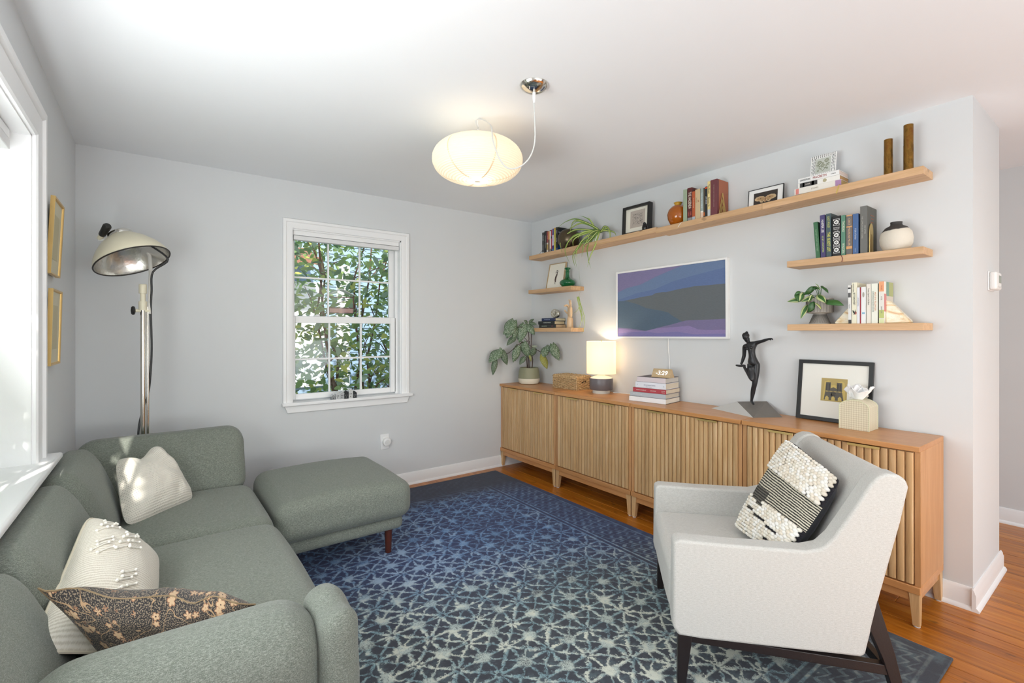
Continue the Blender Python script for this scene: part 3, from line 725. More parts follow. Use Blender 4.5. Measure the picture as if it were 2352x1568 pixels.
# cream woven pillow in the sofa corner
t = NT('dashed_cream_weave'); uv = t.coord('UV'); sp = t.node('ShaderNodeSeparateXYZ', {0: uv}); m = t.math
row_ = m('SINE', m('MULTIPLY', sp.outputs[1], 230)); col_ = m('SINE', m('MULTIPLY', m('ADD', sp.outputs[0], m('MULTIPLY', m('FLOOR', m('MULTIPLY', sp.outputs[1], 36.6)), .013)), 300))
band = t.step(m('SINE', m('MULTIPLY', sp.outputs[0], 20)), -.3, .4)
dash = m('MULTIPLY', m('MULTIPLY', t.step(row_, .55, .85), t.step(col_, .1, .5)), m('ADD', .3, m('MULTIPLY', band, .5)))
nn = t.noise(uv, 120, 2)
t.set(color=t.mix(dash, t.mix(nn, '#d6cfc0', '#ece7dc'), '#8d8778'), rough=.95, sheen=.2); t.bump(m('ADD', row_, m('MULTIPLY', nn, 2)), .35, .002); weave = t.m
pillow('throw_pillow', [(-.115, 2.70, .45), (.165, 2.955, .455), (.005, 3.05, .745), (-.165, 2.975, .705)], .085, weave, 'cream dashed-weave throw pillow standing in the far corner of the sofa', chop=.045, pinch=.0, wr=.014, seed=3)
# cream knotted pillow against the left backrest
kn = knit('#d0c8b8', '#e3dccd', '#ece6da', 58, False, .3)
q = [(.01, 2.28, .45), (.0, 1.58, .45), (-.245, 1.55, .575), (-.190, 2.17, .705)]
t, sf = pillow('throw_pillow', [q[1], q[0], q[3], q[2]], .085, kn, 'cream ribbed throw pillow with raised knotted threads leaning on the left backrest', pinch=.05, wr=.006, seed=8, piping=(.004, plain('#d8cfbb', .8)), bulge=(1, .6))
km = plain('#f1ede3', .9)
for (u0, v0, n_) in ((.74, .60, 7), (.34, .55, 6), (.86, .84, 5), (.60, .86, 4)):
    for k in range(n_):
        u = u0 - .032 * k; v = v0 + .012 * k * (-1) ** k
        side = 1
        pts = [sf(side, u + a * .05, v - a * .13) for a in (0, .33, .66, 1)]
        nrm = (pts[1] - pts[0]).cross(pts[-1] - pts[0])
        b = MB(); b.tube([p + Vector((.002, 0, .002)) for p in pts], .0022, 5); b.ball(pts[0] + Vector((.003, 0, .003)), .0052, 8, 6); b.ball(pts[-1] + Vector((.003, 0, .003)), .0045, 8, 6); b.build('knotted_thread', km, t)
# brown floral pillow standing behind the arm
t = NT('floral_print'); uv = t.coord('UV', scale=(1.5, 1, 1)); m = t.math
vo = t.node('ShaderNodeTexVoronoi', {'Vector': uv, 'Scale': 11.0}); d = vo.outputs['Distance']
loc = t.node('ShaderNodeVectorMath', {0: uv, 1: vo.outputs['Position']}, operation='SUBTRACT')
vp = t.node('ShaderNodeSeparateXYZ', {0: loc.outputs[0]})
ang = m('ARCTAN2', vp.outputs[1], vp.outputs[0]); rr_ = m('MULTIPLY', d, 1.0)
pet = m('ADD', .26, m('MULTIPLY', m('ABSOLUTE', m('SINE', m('MULTIPLY', ang, 2.5))), .13))
rsel = t.node('ShaderNodeSeparateXYZ', {0: vo.outputs['Color']}).outputs[0]
pet = m('MULTIPLY', pet, m('ADD', .55, m('MULTIPLY', rsel, .95)))
fl_ = m('SUBTRACT', 1., t.step(rr_, m('SUBTRACT', pet, .03), pet)); ctr_ = m('SUBTRACT', 1., t.step(rr_, .05, .07))
rim = m('MULTIPLY', fl_, t.step(rr_, m('SUBTRACT', pet, .09), m('SUBTRACT', pet, .05)))
dots = t.step(t.noise(uv, 110, 1, .5), .52, .58)
vine = m('SUBTRACT', 1., t.step(m('ABSOLUTE', m('SUBTRACT', t.noise(uv, 3.2, 2, .5, 1.0), .5)), .004, .009))
c_ = t.mix(m('MULTIPLY', dots, .75), '#2a2727', '#998872'); c_ = t.mix(vine, c_, '#a98a68'); c_ = t.mix(fl_, c_, '#bfa280'); c_ = t.mix(rim, c_, '#8c5f44'); c_ = t.mix(ctr_, c_, '#3a2018')
t.set(color=c_, rough=.9, sheen=.1); t.bump(t.noise(uv, 150, 2), .2, .001); floral = t.m
pillow('lumbar_pillow', [(-.085, 1.60, .42), (.27, 1.53, .43), (.212, 1.462, .585), (-.228, 1.592, .705)], .10, floral, 'dark brown floral print pillow with a ruffled seam, standing behind the sofa arm', pinch=.07, wr=.008, seed=12, ruffle=.012, rnd_=.0, bulge=(.9, 1.1), piping=(.0022, plain('#8a765a', .9)))
# chunky black and cream pillow on the armchair
t = NT('loop_woven_front'); uv = t.coord('UV'); sp = t.node('ShaderNodeSeparateXYZ', {0: uv}); m = t.math
u_, v_ = sp.outputs[0], sp.outputs[1]
ln = t.math('SINE', m('MULTIPLY', m('ADD', v_, m('MULTIPLY', t.noise(uv, 5, 2), .02)), 260)); nn = t.noise(t.coord('UV', scale=(1, 5, 1)), 40, 2, .7)
st = t.step(m('ADD', m('MULTIPLY', ln, .25), nn), .40, .60)
mid = m('MULTIPLY', m('GREATER_THAN', v_, .36), m('LESS_THAN', v_, .66))
dk = m('MULTIPLY', m('LESS_THAN', u_, .42), m('LESS_THAN', v_, .46))
base_c = t.mix(mid, '#26242a', t.mix(st, '#33312f', '#d9d2bd')); c_ = t.mix(dk, base_c, t.mix(m('MULTIPLY', st, .5), '#2d2b2a', '#8b877b'))
t.set(color=c_, rough=.95); t.bump(m('ADD', ln, nn), .4, .003); loopm = t.m
navy = fabric('#11141d', '#161a26', '#1d2230', 200, .3, .001)
Mc = Matrix.Translation((1.526, 1.064, 0)) @ Matrix.Rotation(R(-47.47), 4, 'Z')
qc = [Mc @ Vector(p) for p in ((.318, .425, .455), (.418, .098, .46), (.612, .112, .772), (.570, .53, .838))]
t, sf = pillow('throw_pillow', qc, .075, [loopm, navy], 'cream and black loop-woven pillow with navy back, sitting on the armchair', pinch=.02, wr=.004, seed=15, back_mat=True, rnd_=.05, bulge=(.7, 1.3))
lm = [plain('#efe9dc', .95), plain('#e6dccb', .95), plain('#f4f1ea', .95)]
rr = random.Random(5); LB = [MB(), MB(), MB()]; stf = []
nU = 26
def loop_at(u, v, s, k):
    p = sf(1, u, v); pu = sf(1, min(1, u + .01), v) - sf(1, max(0, u - .01), v); pv = sf(1, u, min(1, v + .01)) - sf(1, u, max(0, v - .01))
    n_ = pu.cross(pv).normalized(); m4 = frame3(p + n_ * s * .35, pu, n_.cross(pu)); b = LB[k]; old = b.M; b.M = m4 @ Matrix.Rotation(rr.uniform(-.35, .35), 4, 'Z')
    b.ball((0, 0, 0), (s * 1.15, s * .8, s * .75), 8, 5); b.M = old
for j in range(60):
    v = .012 + j * .0275
    if v > .995: break
    top = v > .67; low = v < .36
    if not (top or low): continue
    small = top and False
    n_ = 21
    for i in range(n_):
        u = (i + .5 * (j % 2) + .25) / n_ + rr.uniform(-.008, .008)
        if u > .985 or u < .01: continue
        s = .0088 + .0020 * u + rr.uniform(-.001, .001)
        if low and .17 + .2 * (1 - u) < v and u < .42: continue
        if low and abs(v - (.14 + .12 * (1 - u))) < .012 and .1 < u < .8: continue
        if low and v < .09 and .6 < u < .9 and v > .06: continue
        loop_at(u, v, s, rr.randrange(3))
for k in range(3):
    o = LB[k].build('wool_loops', lm[k], t, ang=180); o['kind'] = 'stuff'
# ---------------------------------------------------------------- books
def book(y0, z, th, h, cover, label, group, xf=2.965, d=.130, page='#e8dfca', tt=(), bands=(), lean=0, soft_=False, name='book'):
    """upright book: spine faces the room; y0 = right-hand side as seen; tt = (words, size, height fraction, colour[, offset, squeeze])"""
    t = thing(name, label, 'book', (xf, y0, z + .0004), (R(lean), 0, 0), group)
    c = plain(cover, .55, var=.03); k = .0022 if not soft_ else .0008
    b = MB(); b.box(0, k, .0, th, 0, h); b.box(k, d, 0, k, 0, h); b.box(k, d, th - k, th, 0, h); b.build('cover', c, t, bev=.0008)
    MB().box(k, d - .003, k, th - k, .003, h - .003).build('pages', plain(page, .9, var=.05), t)
    for (z0, z1, col) in bands: MB().box(-.0005, .0006, .0006, th - .0006, h * z0, h * z1).build('spine_band', plain(col, .6), t)
    for w_ in tt:
        s, size, f, col = w_[:4]; off = w_[4] if len(w_) > 4 else 0; sq = w_[5] if len(w_) > 5 else .8
        text(s, size, plain(col, .6), t, frame3((-.0007, th / 2 + off, h * f), (0, 0, -1), (0, -1, 0)), squeeze=sq, bold=.0)
    return t
def flatbook(x, y0, z, L, th, d, cover, label, group, page='#efe9dc', tt=(), rot=0, bands=(), edge=None):
    t = thing('book', label, 'book', (x, y0, z + .0003), (0, 0, R(rot)), group)
    c = plain(cover, .5, var=.02); k = .0024; ce = plain(edge, .5) if edge else c
    b = MB(); b.box(0, d, 0, L, 0, k); b.box(0, d, 0, L, th - k, th); b.build('cover', ce, t, bev=.0006)
    MB().box(-.0006, k, 0, L, .0012, th - .0012).build('spine', c, t, bev=.0006)
    MB().box(k, d - .004, .003, L - .003, k, th - k).build('pages', plain(page, .9, var=.05), t)
    for (a0, a1, col) in bands: MB().box(-.001, .001, L * a0, L * a1, .0015, th - .0015).build('spine_band', plain(col, .6), t)
    for w_ in tt:
        s, size, f, col = w_[:4]; off = w_[4] if len(w_) > 4 else 0; sq = w_[5] if len(w_) > 5 else .85
        text(s, size, plain(col, .6), t, frame3((-.0013, L * f, th / 2 + off), (0, -1, 0), (0, 0, 1)), squeeze=sq)
    return t
g = 'upright books at the left end of the long shelf'
Z0 = lambda y: ztop(y)
book(3.487, Z0(3.5), .028, .200, '#4a4a4a', 'black and grey patterned paperback, leftmost upright book on the long shelf', g, tt=[('ROADS', .020, .72, '#c9c9c9'), ('MOONS', .017, .28, '#a8a8a8')], bands=[(.0, .06, '#b9b9b9')])
book(3.451, Z0(3.46), .031, .207, '#26282a', 'thick black book with pale spine lettering, second from left on the long shelf', g, tt=[('LOUIS EVERETT DONAHUE', .0125, .5, '#c9c4b8')])
book(3.426, Z0(3.43), .022, .197, '#9c4b4a', 'red and tan book, third from left on the long shelf', g, bands=[(0, .12, '#e6e1d6'), (.12, .38, '#b89c5c'), (.38, .46, '#d9d4c8')], tt=[('SHELTER', .010, .72, '#d9a3a0')])
book(3.406, Z0(3.41), .018, .195, '#e2a25f', 'orange and brown paperback beside the thin white book on the long shelf', g, bands=[(0, .6, '#6d6459')], soft_=True)
book(3.388, Z0(3.39), .0165, .203, '#e9e7e0', 'thin white book with dark ends at the left of the long shelf', g, bands=[(0, .14, '#7a7f74'), (.95, 1, '#3b3b39')], soft_=True)
book(3.372, Z0(3.38), .0145, .202, '#a84247', 'slim red book with black mark just left of the purple book', g, bands=[(0, .1, '#2c3750'), (.6, .7, '#2a1c1c')], soft_=True)
book(3.346, Z0(3.35), .0245, .209, '#3a2f7d', 'purple and white paperback near the bronze round vase', g, bands=[(.25, .72, '#cfc6dc'), (0, .1, '#3f78a4')], tt=[('THE IDIOT', .014, .87, '#d9d6ea'), ('a novel', .012, .5, '#6a4ab0')], soft_=True)
book(3.322, Z0(3.33), .0225, .211, '#c9c05a', 'olive yellow book between the purple one and the large black one', g, bands=[(.93, 1, '#d99f4a')], tt=[('wild honey', .012, .5, '#f0eccc')])
t = book(3.293, Z0(3.3), .025, .213, '#1d2023', 'large black book with blue landscape on its cover, next to the bronze vase', g, d=.138, tt=[('NORTH', .011, .8, '#c9b9d9'), ('& WATER', .011, .45, '#d3cbe6')], bands=[(0, .1, '#2d4a80')])
MB().box(.01, .135, -.0008, .0005, .005, .05).build('cover_picture', plain('#2a5f9a', .4, var=.5), t); MB().box(.01, .135, -.0008, .0005, .165, .17).build('cover_lettering', plain('#c9d6e0', .4), t)
g = 'upright books in the middle of the long shelf'
book(1.953, Z0(1.96), .029, .228, '#9fae93', 'sage green cloth book at the left of the middle group on the long shelf', g)
book(1.913, Z0(1.92), .036, .230, '#5b2322', 'dark red thriller with bold white lettering on the long shelf', g, tt=[('THE HACIENDA', .031, .62, '#efe6d4', 0, .52), ('ISABEL', .012, .22, '#c9685a', -.008, .8), ('CAÑAS', .012, .22, '#c9685a', .008, .8)], bands=[(.02, .1, '#8d8f90')])
book(1.890, Z0(1.90), .0215, .198, '#b85a34', 'burnt orange book beside the tall tan one', g, tt=[('The Art of Small Things', .009, .6, '#e9c7a4')], bands=[(0, .12, '#b3bcc4')])
book(1.852, Z0(1.86), .037, .205, '#cdb690', 'plain tan book with small red lettering on the long shelf', g, tt=[('A LITTLE', .011, .64, '#a08a66', .008), ('LIFE', .011, .6, '#b04a3a', -.006)])
book(1.828, Z0(1.84), .0215, .201, '#9aa9a5', 'grey-green book with a pink foot label', g, bands=[(0, .2, '#dfc3ae'), (.2, .24, '#efeae0')], tt=[('THE SEA AND THE HARBOUR', .010, .6, '#dfe7ea')])
book(1.817, Z0(1.82), .0103, .200, '#4f4636', 'very thin dark brown book wedged in the middle group', g, bands=[(.06, .18, '#c9662a')], soft_=True)
book(1.799, Z0(1.81), .0165, .206, '#26292d', 'slim black book with orange tab and white lettering', g, tt=[('JOHN BERGER', .010, .55, '#e2e2e2')], bands=[(.93, .98, '#e0552c')], soft_=True)
book(1.777, Z0(1.79), .0205, .236, '#e3cf8d', 'pale yellow and blue paperback with handwritten-style lettering', g, tt=[('The Ghosts', .016, .78, '#3b3d45'), ('Between Us', .016, .42, '#3b3d45')], bands=[(0, .2, '#c3c7cc')], soft_=True)
t = book(1.729, Z0(1.75), .046, .238, '#6f3a40', 'thick maroon hardback with terracotta cover, right end of the middle group', g, d=.136, tt=[('THE MIDDLE COAST WINTER WARREN CLASSICS', .0085, .55, '#a98f86')])
MB().box(.022, .1355, -.001, .0005, 0, .238).build('cover_board', plain('#a9664a', .6, var=.05), t)
t = thing('triangular_bookend', 'brass bookend of nested triangles in front of the maroon book', 'bookend', (2.978, 1.722, Z0(1.72)))
for k, (w_, h_) in enumerate(((.084, .150), (.062, .106), (.041, .062), (.020, .024))):
    b = MB()
    for (p, q_) in (((0, 0), (w_ / 2, h_)), ((w_, 0), (w_ / 2, h_))):
        off = (.084 - w_) / 2
        b.tube([(off + p[0], 0, p[1] + .003), (off + q_[0], 0, q_[1])], .0028, 6)
    b.build('triangle', M['brass'], t)
MB().box(-.004, .088, -.012, .004, 0, .003).build('foot', M['brass'], t)
g = 'dark books on the short right-hand shelf'
book(1.1185, SM, .021, .206, '#3f6e4c', 'short green book leaning at the left end of the dark group', g, tt=[('THE PARTY of TWO OAK STREET', .0105, .5, '#8fb48f')], lean=-4)
book(1.091, SM, .0245, .238, '#4a4270', 'purple book with white and yellow lettering, second in the dark group', g, tt=[('HARPER LEE', .018, .74, '#f2f0ea', 0, .75), ('GO SET A WATCHMAN', .0115, .32, '#cfe27a', 0, .75)], lean=-1.2)
book(1.063, SM, .0255, .240, '#46585d', 'blue-green thriller with yellow handwritten lettering', g, tt=[('LUCY FOLEY', .015, .8, '#d6dc78', 0, .75), ('THE GUEST LIST', .020, .35, '#e7e56a', 0, .75)], lean=-.5)
t = book(1.019, SM, .040, .219, '#1c1c1e', 'thick black book with white floral squares on the spine', g)
for zz in (.185, .115, .075, .035):
    b = MB()
    b.box(-.0012, 0, .004, .036, zz + .0165, zz + .018); b.box(-.0012, 0, .004, .036, zz - .018, zz - .0165); b.build('spine_rule', plain('#e8e8e6', .5), t)
    b = MB()
    for k in range(8):
        a = k * math.pi / 4
        for s_ in (0,): 
            cy, cz_ = .020 + .0085 * math.cos(a), zz + .0085 * math.sin(a)
            b.prism([(cy + .0038 * math.cos(q * math.pi / 3), cz_ + .0038 * math.sin(q * math.pi / 3)) for q in range(6)], 'x', -.0012, 0)
    b.prism([(.020 + .0022 * math.cos(q * math.pi / 3), zz + .0022 * math.sin(q * math.pi / 3)) for q in range(6)], 'x', -.0012, 0)
    for sy in (-1, 1):
        for sz in (-1, 1): b.prism([(.020 + sy * .015, zz + sz * .014), (.020 + sy * .015, zz + sz * .008), (.020 + sy * .010, zz + sz * .014)], 'x', -.0012, 0)
    b.build('spine_flower', plain('#f1f1ee', .5), t)
text('THE PICTURE', .0072, M['white'], t, frame3((-.0007, .020, .155), (0, -1, 0), (0, 0, 1)), squeeze=.7); text('OF DORIAN', .0072, M['white'], t, frame3((-.0007, .020, .147), (0, -1, 0), (0, 0, 1)), squeeze=.7); text('oscar wilde', .0062, M['white'], t, frame3((-.0007, .020, .137), (0, -1, 0), (0, 0, 1)), squeeze=.7)
book(.997, SM, .020, .217, '#5b8a74', 'mid green book with pale lettering beside the orange-patterned one', g, tt=[('THOREAU', .016, .72, '#e4e6cf', 0, .8), ('WALDEN', .016, .18, '#e4e6cf', 0, .8)])
book(.966, SM, .0275, .213, '#d9a36b', 'orange dotted book with grey title panels', g, tt=[('CIRCE', .016, .83, '#d9b58a', 0, .8), ('MADELINE MILLER', .015, .46, '#d9b58a', 0, .8)], bands=[(.72, .97, '#6e6a68'), (.22, .69, '#6e6a68'), (.02, .15, '#6e6a68')])
book(.938, SM, .0255, .214, '#466697', 'plain blue book between the orange-patterned and tall grey ones', g, tt=[('A Life in Parisian', .011, .5, '#d4deec'), ('memoir', .008, .1, '#b9c8dc')])
t = book(.899, SM, .031, .247, '#6e6e6a', 'tall worn grey book behind the arched brass bookend', g, d=.14, tt=[('THE COMPLETE SHORT STORIES', .010, .55, '#b5b5ac', .006), ('AND LETTERS', .009, .5, '#b5b5ac', -.006)])
MB().box(.006, .139, -.0008, .0004, .004, .244).build('cover_board', plain('#5b5c57', .7, var=.35), t)
for k in range(4): MB().box(.045 + .008 * (k % 2), .10 - .006 * k, -.0014, -.0006, .20 - .018 * k, .205 - .018 * k).build('cover_lettering', plain('#8a5a45', .7), t)
t = thing('arched_bookend', 'brass arch bookend with a slot, in front of the tall grey book', 'bookend', (3.005, .893, SM))
pts = [(-.026, 0), (-.026, .11)] + [(-.026 * math.cos(a * math.pi / 12), .11 + .048 * math.sin(a * math.pi / 12)) for a in range(1, 12)] + [(.026, .11), (.026, 0), (.003, 0), (.003, .10), (-.003, .10), (-.003, 0)]
MB().prism(pts, 'y', -.0015, .0015).build('arch', M['brass'], t, fix=True); MB().box(-.026, .026, -.001, .004, 0, .0015).build('foot', M['brass'], t)
g = 'pale books on the lowest right-hand shelf'
book(.969, SL, .014, .205, '#e5e5e2', 'white book with black photo strips, left end of the pale group', g, bands=[(.68, .8, '#5a5a5a'), (.0, .1, '#3f3f3f'), (.9, .94, '#2f2f2f')], soft_=True, tt=[('Magnolia', .008, .45, '#a9a9a9')], lean=-.8)
t = book(.9455, SL, .022, .217, '#efebd2', 'tall ivory book with green leaf and fruit drawing on the spine', g, d=.138, tt=[('BITTERSWEET', .012, .6, '#3c3c38', 0, .9), ('SUSANNAH MARREN', .006, .87, '#55554f', .004)], page='#c7ab84')
b = MB(); b.prism([(.003, .075), (.009, .060), (.014, .045), (.006, .052)], 'x', -.0012, 0); b.prism([(.019, .07), (.012, .068), (.008, .052), (.015, .055)], 'x', -.0012, 0); b.build('leaf_print', plain('#3f4c42', .6), t)
b = MB(); b.prism([(.006 + .006 * math.cos(a), .056 + .009 * math.sin(a)) for a in [k * .7 for k in range(9)]], 'x', -.0011, 0); b.build('fruit_print', plain('#b8605a', .6), t)
book(.9315, SL, .0128, .190, '#eaebee', 'slim white book left of the thin red spine', g, tt=[('Little Everyday Rituals', .0065, .6, '#a9adb8')], soft_=True)
book(.9262, SL, .0048, .190, '#9e2435', 'very thin crimson book among the pale ones', g, soft_=True)
t = book(.905, SL, .0205, .191, '#eef0ef', 'white book with a grey oval and small blue picture on the spine', g, soft_=True)
b = MB(); b.prism([(.010 + .0045 * math.cos(a * .52), .150 + .014 * math.sin(a * .52)) for a in range(12)], 'x', -.0012, 0); b.build('oval_print', plain('#a9a69a', .6), t); MB().box(-.0012, 0, .004, .016, .05, .058).build('picture_print', plain('#7eb2cf', .5), t)
book(.8825, SL, .020, .204, '#ece6da', 'cream book with fine dark lettering, fourth from right in the pale group', g, tt=[('Truman Capote  In Cold Blood', .0085, .68, '#55524c')], bands=[(.0, .004, '#9a8f80')])
book(.854, SL, .0265, .205, '#eef0e2', 'cream book with orange and grey lettering and leafy edge', g, tt=[('HALF OF A YELLOW SUN', .0105, .55, '#dc8a55', -.0035, .8), ('CHIMAMANDA NGOZI ADICHIE', .0095, .55, '#8f9490', .006, .78)], soft_=True)
t = book(.826, SL, .0225, .213, '#e9e6dd', 'white book with orange, pink and green colour blocks, right end of pale group', g, d=.137, bands=[(.76, 1, '#efa97c'), (.0, .1, '#dfe6b5'), (.12, .32, '#c1cb7c')], tt=[('THE BEST', .008, .85, '#c26b48'), ('OF THE', .007, .6, '#8a8a85'), ('BAKING YEAR', .007, .32, '#8a8a85')], page='#d9d2c2')
for (a0, a1, z0, z1, col) in ((.03, .07, .14, .212, '#7a9c8b'), (.07, .135, .14, .212, '#a9ae78'), (.0, .03, .06, .15, '#d48b88'), (.03, .135, .0, .14, '#cfc4b6')): MB().box(a0, a1, -.001, .0004, z0, z1).build('cover_colour_block', plain(col, .6), t)
# onyx bookends
t = NT('onyx'); o = t.coord(scale=(1, 1, 3)); v = t.math('ADD', t.noise(o, 9, 4, .6, 1.2), 0)
t.set(color=t.ramp(v, [(.3, '#c98f55'), (.42, '#e8cfa2'), (.55, '#f3ead6'), (.7, '#e9c890')]), rough=.25, sss=.1); onyx = t.m
tag(MB().prism([(.03, 0), (-.068, 0), (-.071, .008), (.014, .112), (.03, .118)], 'x', 0, .055).build('stone_bookend', onyx, bev=.004, loc=(2.985, .797, SL + .0002), fix=True), 'banded cream onyx wedge bookend at the right of the pale books', 'bookend')
tag(MB().prism([(0, 0), (.068, 0), (.071, .008), (.0, .095)], 'x', 0, .055).build('stone_bookend', onyx, bev=.004, loc=(2.985, .9845, SL + .0002), fix=True), 'banded cream onyx wedge bookend at the left of the pale books', 'bookend')
# flat book stacks
g = 'white books lying under the patterned tile'
zt = Z0(1.02) + .0022
flatbook(2.965, 1.016, zt, .236, .034, .13, '#ece8df', 'thick white book, bottom of the flat stack on the long shelf', g, bands=[(.0, .12, '#b08ab5'), (.9, .97, '#d9867e')], page='#c9b27c', tt=[('STORIES', .012, .55, '#b9b09e')])
t = flatbook(2.967, 1.024, zt + .0345, .210, .027, .128, '#f0eee8', 'white paperback with black photo strip, middle of flat stack on long shelf', g, bands=[(.52, .95, '#3d3c3b'), (.60, .66, '#c9c9c9'), (.84, .88, '#b7b7b7')], page='#c59f6e', tt=[('NOIR', .012, .75, '#e6dcd2')])
b = MB(); b.prism([(.072 + .0095 * math.cos(k * .45), .0135 + .0095 * math.sin(k * .45)) for k in range(14)], 'x', -.0018, 0); b.build('seal_print', plain('#b3ab8a', .6), t)
flatbook(2.965, 1.026, zt + .062, .206, .026, .132, '#f1f1ef', 'white book with large red title, top of the flat stack on the long shelf', g, page='#e6d6cf', tt=[('MACBETH', .019, .46, '#9c3a35', 0, .8), ('SHAKESPEARE', .0145, .82, '#5c5c5c', 0, .6), ('a tragedy', .008, .13, '#8a8a8a', 0, .8)])
# bookmark ribbons
def ribbon(label, pts, col, w=.006):
    p0 = Vector(pts[0]); b = MB()
    P_ = [Vector(p) - p0 for p in pts]; vs = []
    for p in P_: vs += [p + Vector((0, -w / 2, 0)), p + Vector((0, w / 2, 0)), p + Vector((-.0005, w / 2, .0004)), p + Vector((-.0005, -w / 2, .0004))]
    n = len(P_); fs = []
    for k in range(n - 1):
        a = k * 4
        fs += [(a + j, a + (j + 1) % 4, a + 4 + (j + 1) % 4, a + 4 + j) for j in range(4)]
    b.add(vs, fs + [(0, 1, 2, 3), tuple((n - 1) * 4 + q for q in (3, 2, 1, 0))])
    return tag(b.build('ribbon_bookmark', plain(col, .7), loc=p0, fix=True), label, 'bookmark')
zz = Z0(1.98)
ribbon('white ribbon bookmark hanging over the long shelf below the sage green book', [(2.963, 1.968, zz + .004), (2.950, 1.972, zz + .003), (2.9435, 1.985, zz - .004), (2.943, 2.01, zz - .030)], '#efe8dc')
zz = Z0(1.01)
ribbon('yellow ribbon bookmark hanging over the long shelf from the flat white books', [(2.963, 1.022, zz + .006), (2.950, 1.021, zz + .004), (2.9435, 1.021, zz - .006), (2.943, 1.032, zz - .042)], '#cbb45a', .005)
ribbon('dark red ribbon bookmark hanging over the short shelf of dark books', [(2.963, 1.012, SM + .003), (2.950, 1.012, SM + .002), (2.9435, 1.008, SM - .003), (2.943, 1.002, SM - .018), (2.943, 1.006, SM - .036)], '#6a1f2c', .003)
ribbon('black ribbon bookmark left of the first upright book on the long shelf', [(2.99, 3.522, Z0(3.52) + .05), (2.975, 3.54, Z0(3.52) + .02), (2.965, 3.555, Z0(3.52) + .0015)], '#1c1c1c', .005)
g = 'books stacked under the small metal clock'
flatbook(2.962, 3.315, SB, .242, .033, .13, '#2b2f2e', 'dark green-black book, bottom of the small stack by the wooden hand', g, page='#cdb28c', tt=[('GREEN BEFORE', .013, .68, '#a9b6a4'), ('notes', .012, .2, '#a8485a')], edge='#4a2a2a')
flatbook(2.960, 3.330, SB + .0335, .236, .031, .128, '#242a2a', 'black book with white lettering, middle of the small stack by the wooden hand', g, page='#d9c7a0', tt=[('A MOMENTS WONDER', .012, .45, '#c9cdc9')])
flatbook(2.964, 3.322, SB + .065, .198, .027, .127, '#1f2e52', 'navy book, top of the small stack by the wooden hand', g, page='#d3cba8', tt=[('WILDERNESS TALES', .011, .6, '#aab6d3'), ('O', .012, .07, '#c98a5a')])
# ---------------------------------------------------------------- objects on the sideboards: book stack and clock
CT = .808
g = 'large books stacked under the digital clock'
bx, by, ro = 2.853, 2.045, 8
flatbook(bx, by, CT, .292, .037, .215, '#f1f1f3', 'white book with dark edges, bottom of the stack under the clock', g, rot=ro, edge='#3a3034', page='#e9e2d4')
flatbook(bx + .002, by + .002, CT + .0375, .283, .031, .205, '#b9bfc6', 'pale grey-blue book, second from bottom of the stack under the clock', g, rot=ro, page='#cfc5b4', tt=[('ARCHITECTURE', .012, .78, '#d5dade')])
flatbook(bx + .003, by + .000, CT + .069, .262, .033, .212, '#b5444e', 'red book with white lettering in the stack under the clock', g, rot=ro, edge='#5b3b3c', page='#d9cbb5', tt=[('ANDREA DI ROBILANT', .0105, .74, '#efd9d4', 0, .75), ('LUCIA ROSSI', .0105, .38, '#efd9d4', 0, .75), ('EDITIONS', .007, .08, '#efd9d4', .004), ('PUBLISHER', .006, .08, '#efd9d4', -.006)])
flatbook(bx + .003, by + .002, CT + .1025, .240, .042, .200, '#e6e7ee', 'white book with lilac-grey lettering, second from top under the clock', g, rot=ro, page='#d8ccb8', tt=[('INCHORANTAINES', .0125, .52, '#a9a6b4'), ('voyage de plaisance', .007, .55, '#b9b7c4', -.011), ('+', .014, .93, '#55555f'), ('o', .012, .06, '#55555f')])
flatbook(bx + .005, by + .005, CT + .145, .226, .037, .198, '#dccfd2', 'pale pink book with dark edges, top of the stack under the clock', g, rot=ro, edge='#4c4148', page='#c9c3bb')
t = thing('digital_clock', 'triangular pale wood digital clock showing the time, on top of the book stack', 'clock', (2.895, 2.045, CT + .1825), (0, 0, R(5)))
MB().prism([(0, 0), (.068, 0), (.036, .060), (.032, .060)], 'y', 0, .146).build('body', wood('#bfa176', '#cdb188', '#d8bf99', .5, 'Y', 2), t, bev=.001, fix=True)
tl = math.atan2(.060, .032); n_ = Vector((-math.sin(tl), 0, math.cos(tl)))
tm = NT('lit_digits'); tm.set(color='#ffffff', emit='#ffffff', es=.45)
text('-3:29', .046, tm.m, t, frame3(Vector((.016, .070, .030)) + n_ * .0006, (0, -1, 0), (math.cos(tl), 0, math.sin(tl))), name='digits', squeeze=1.0, bold=.0006)
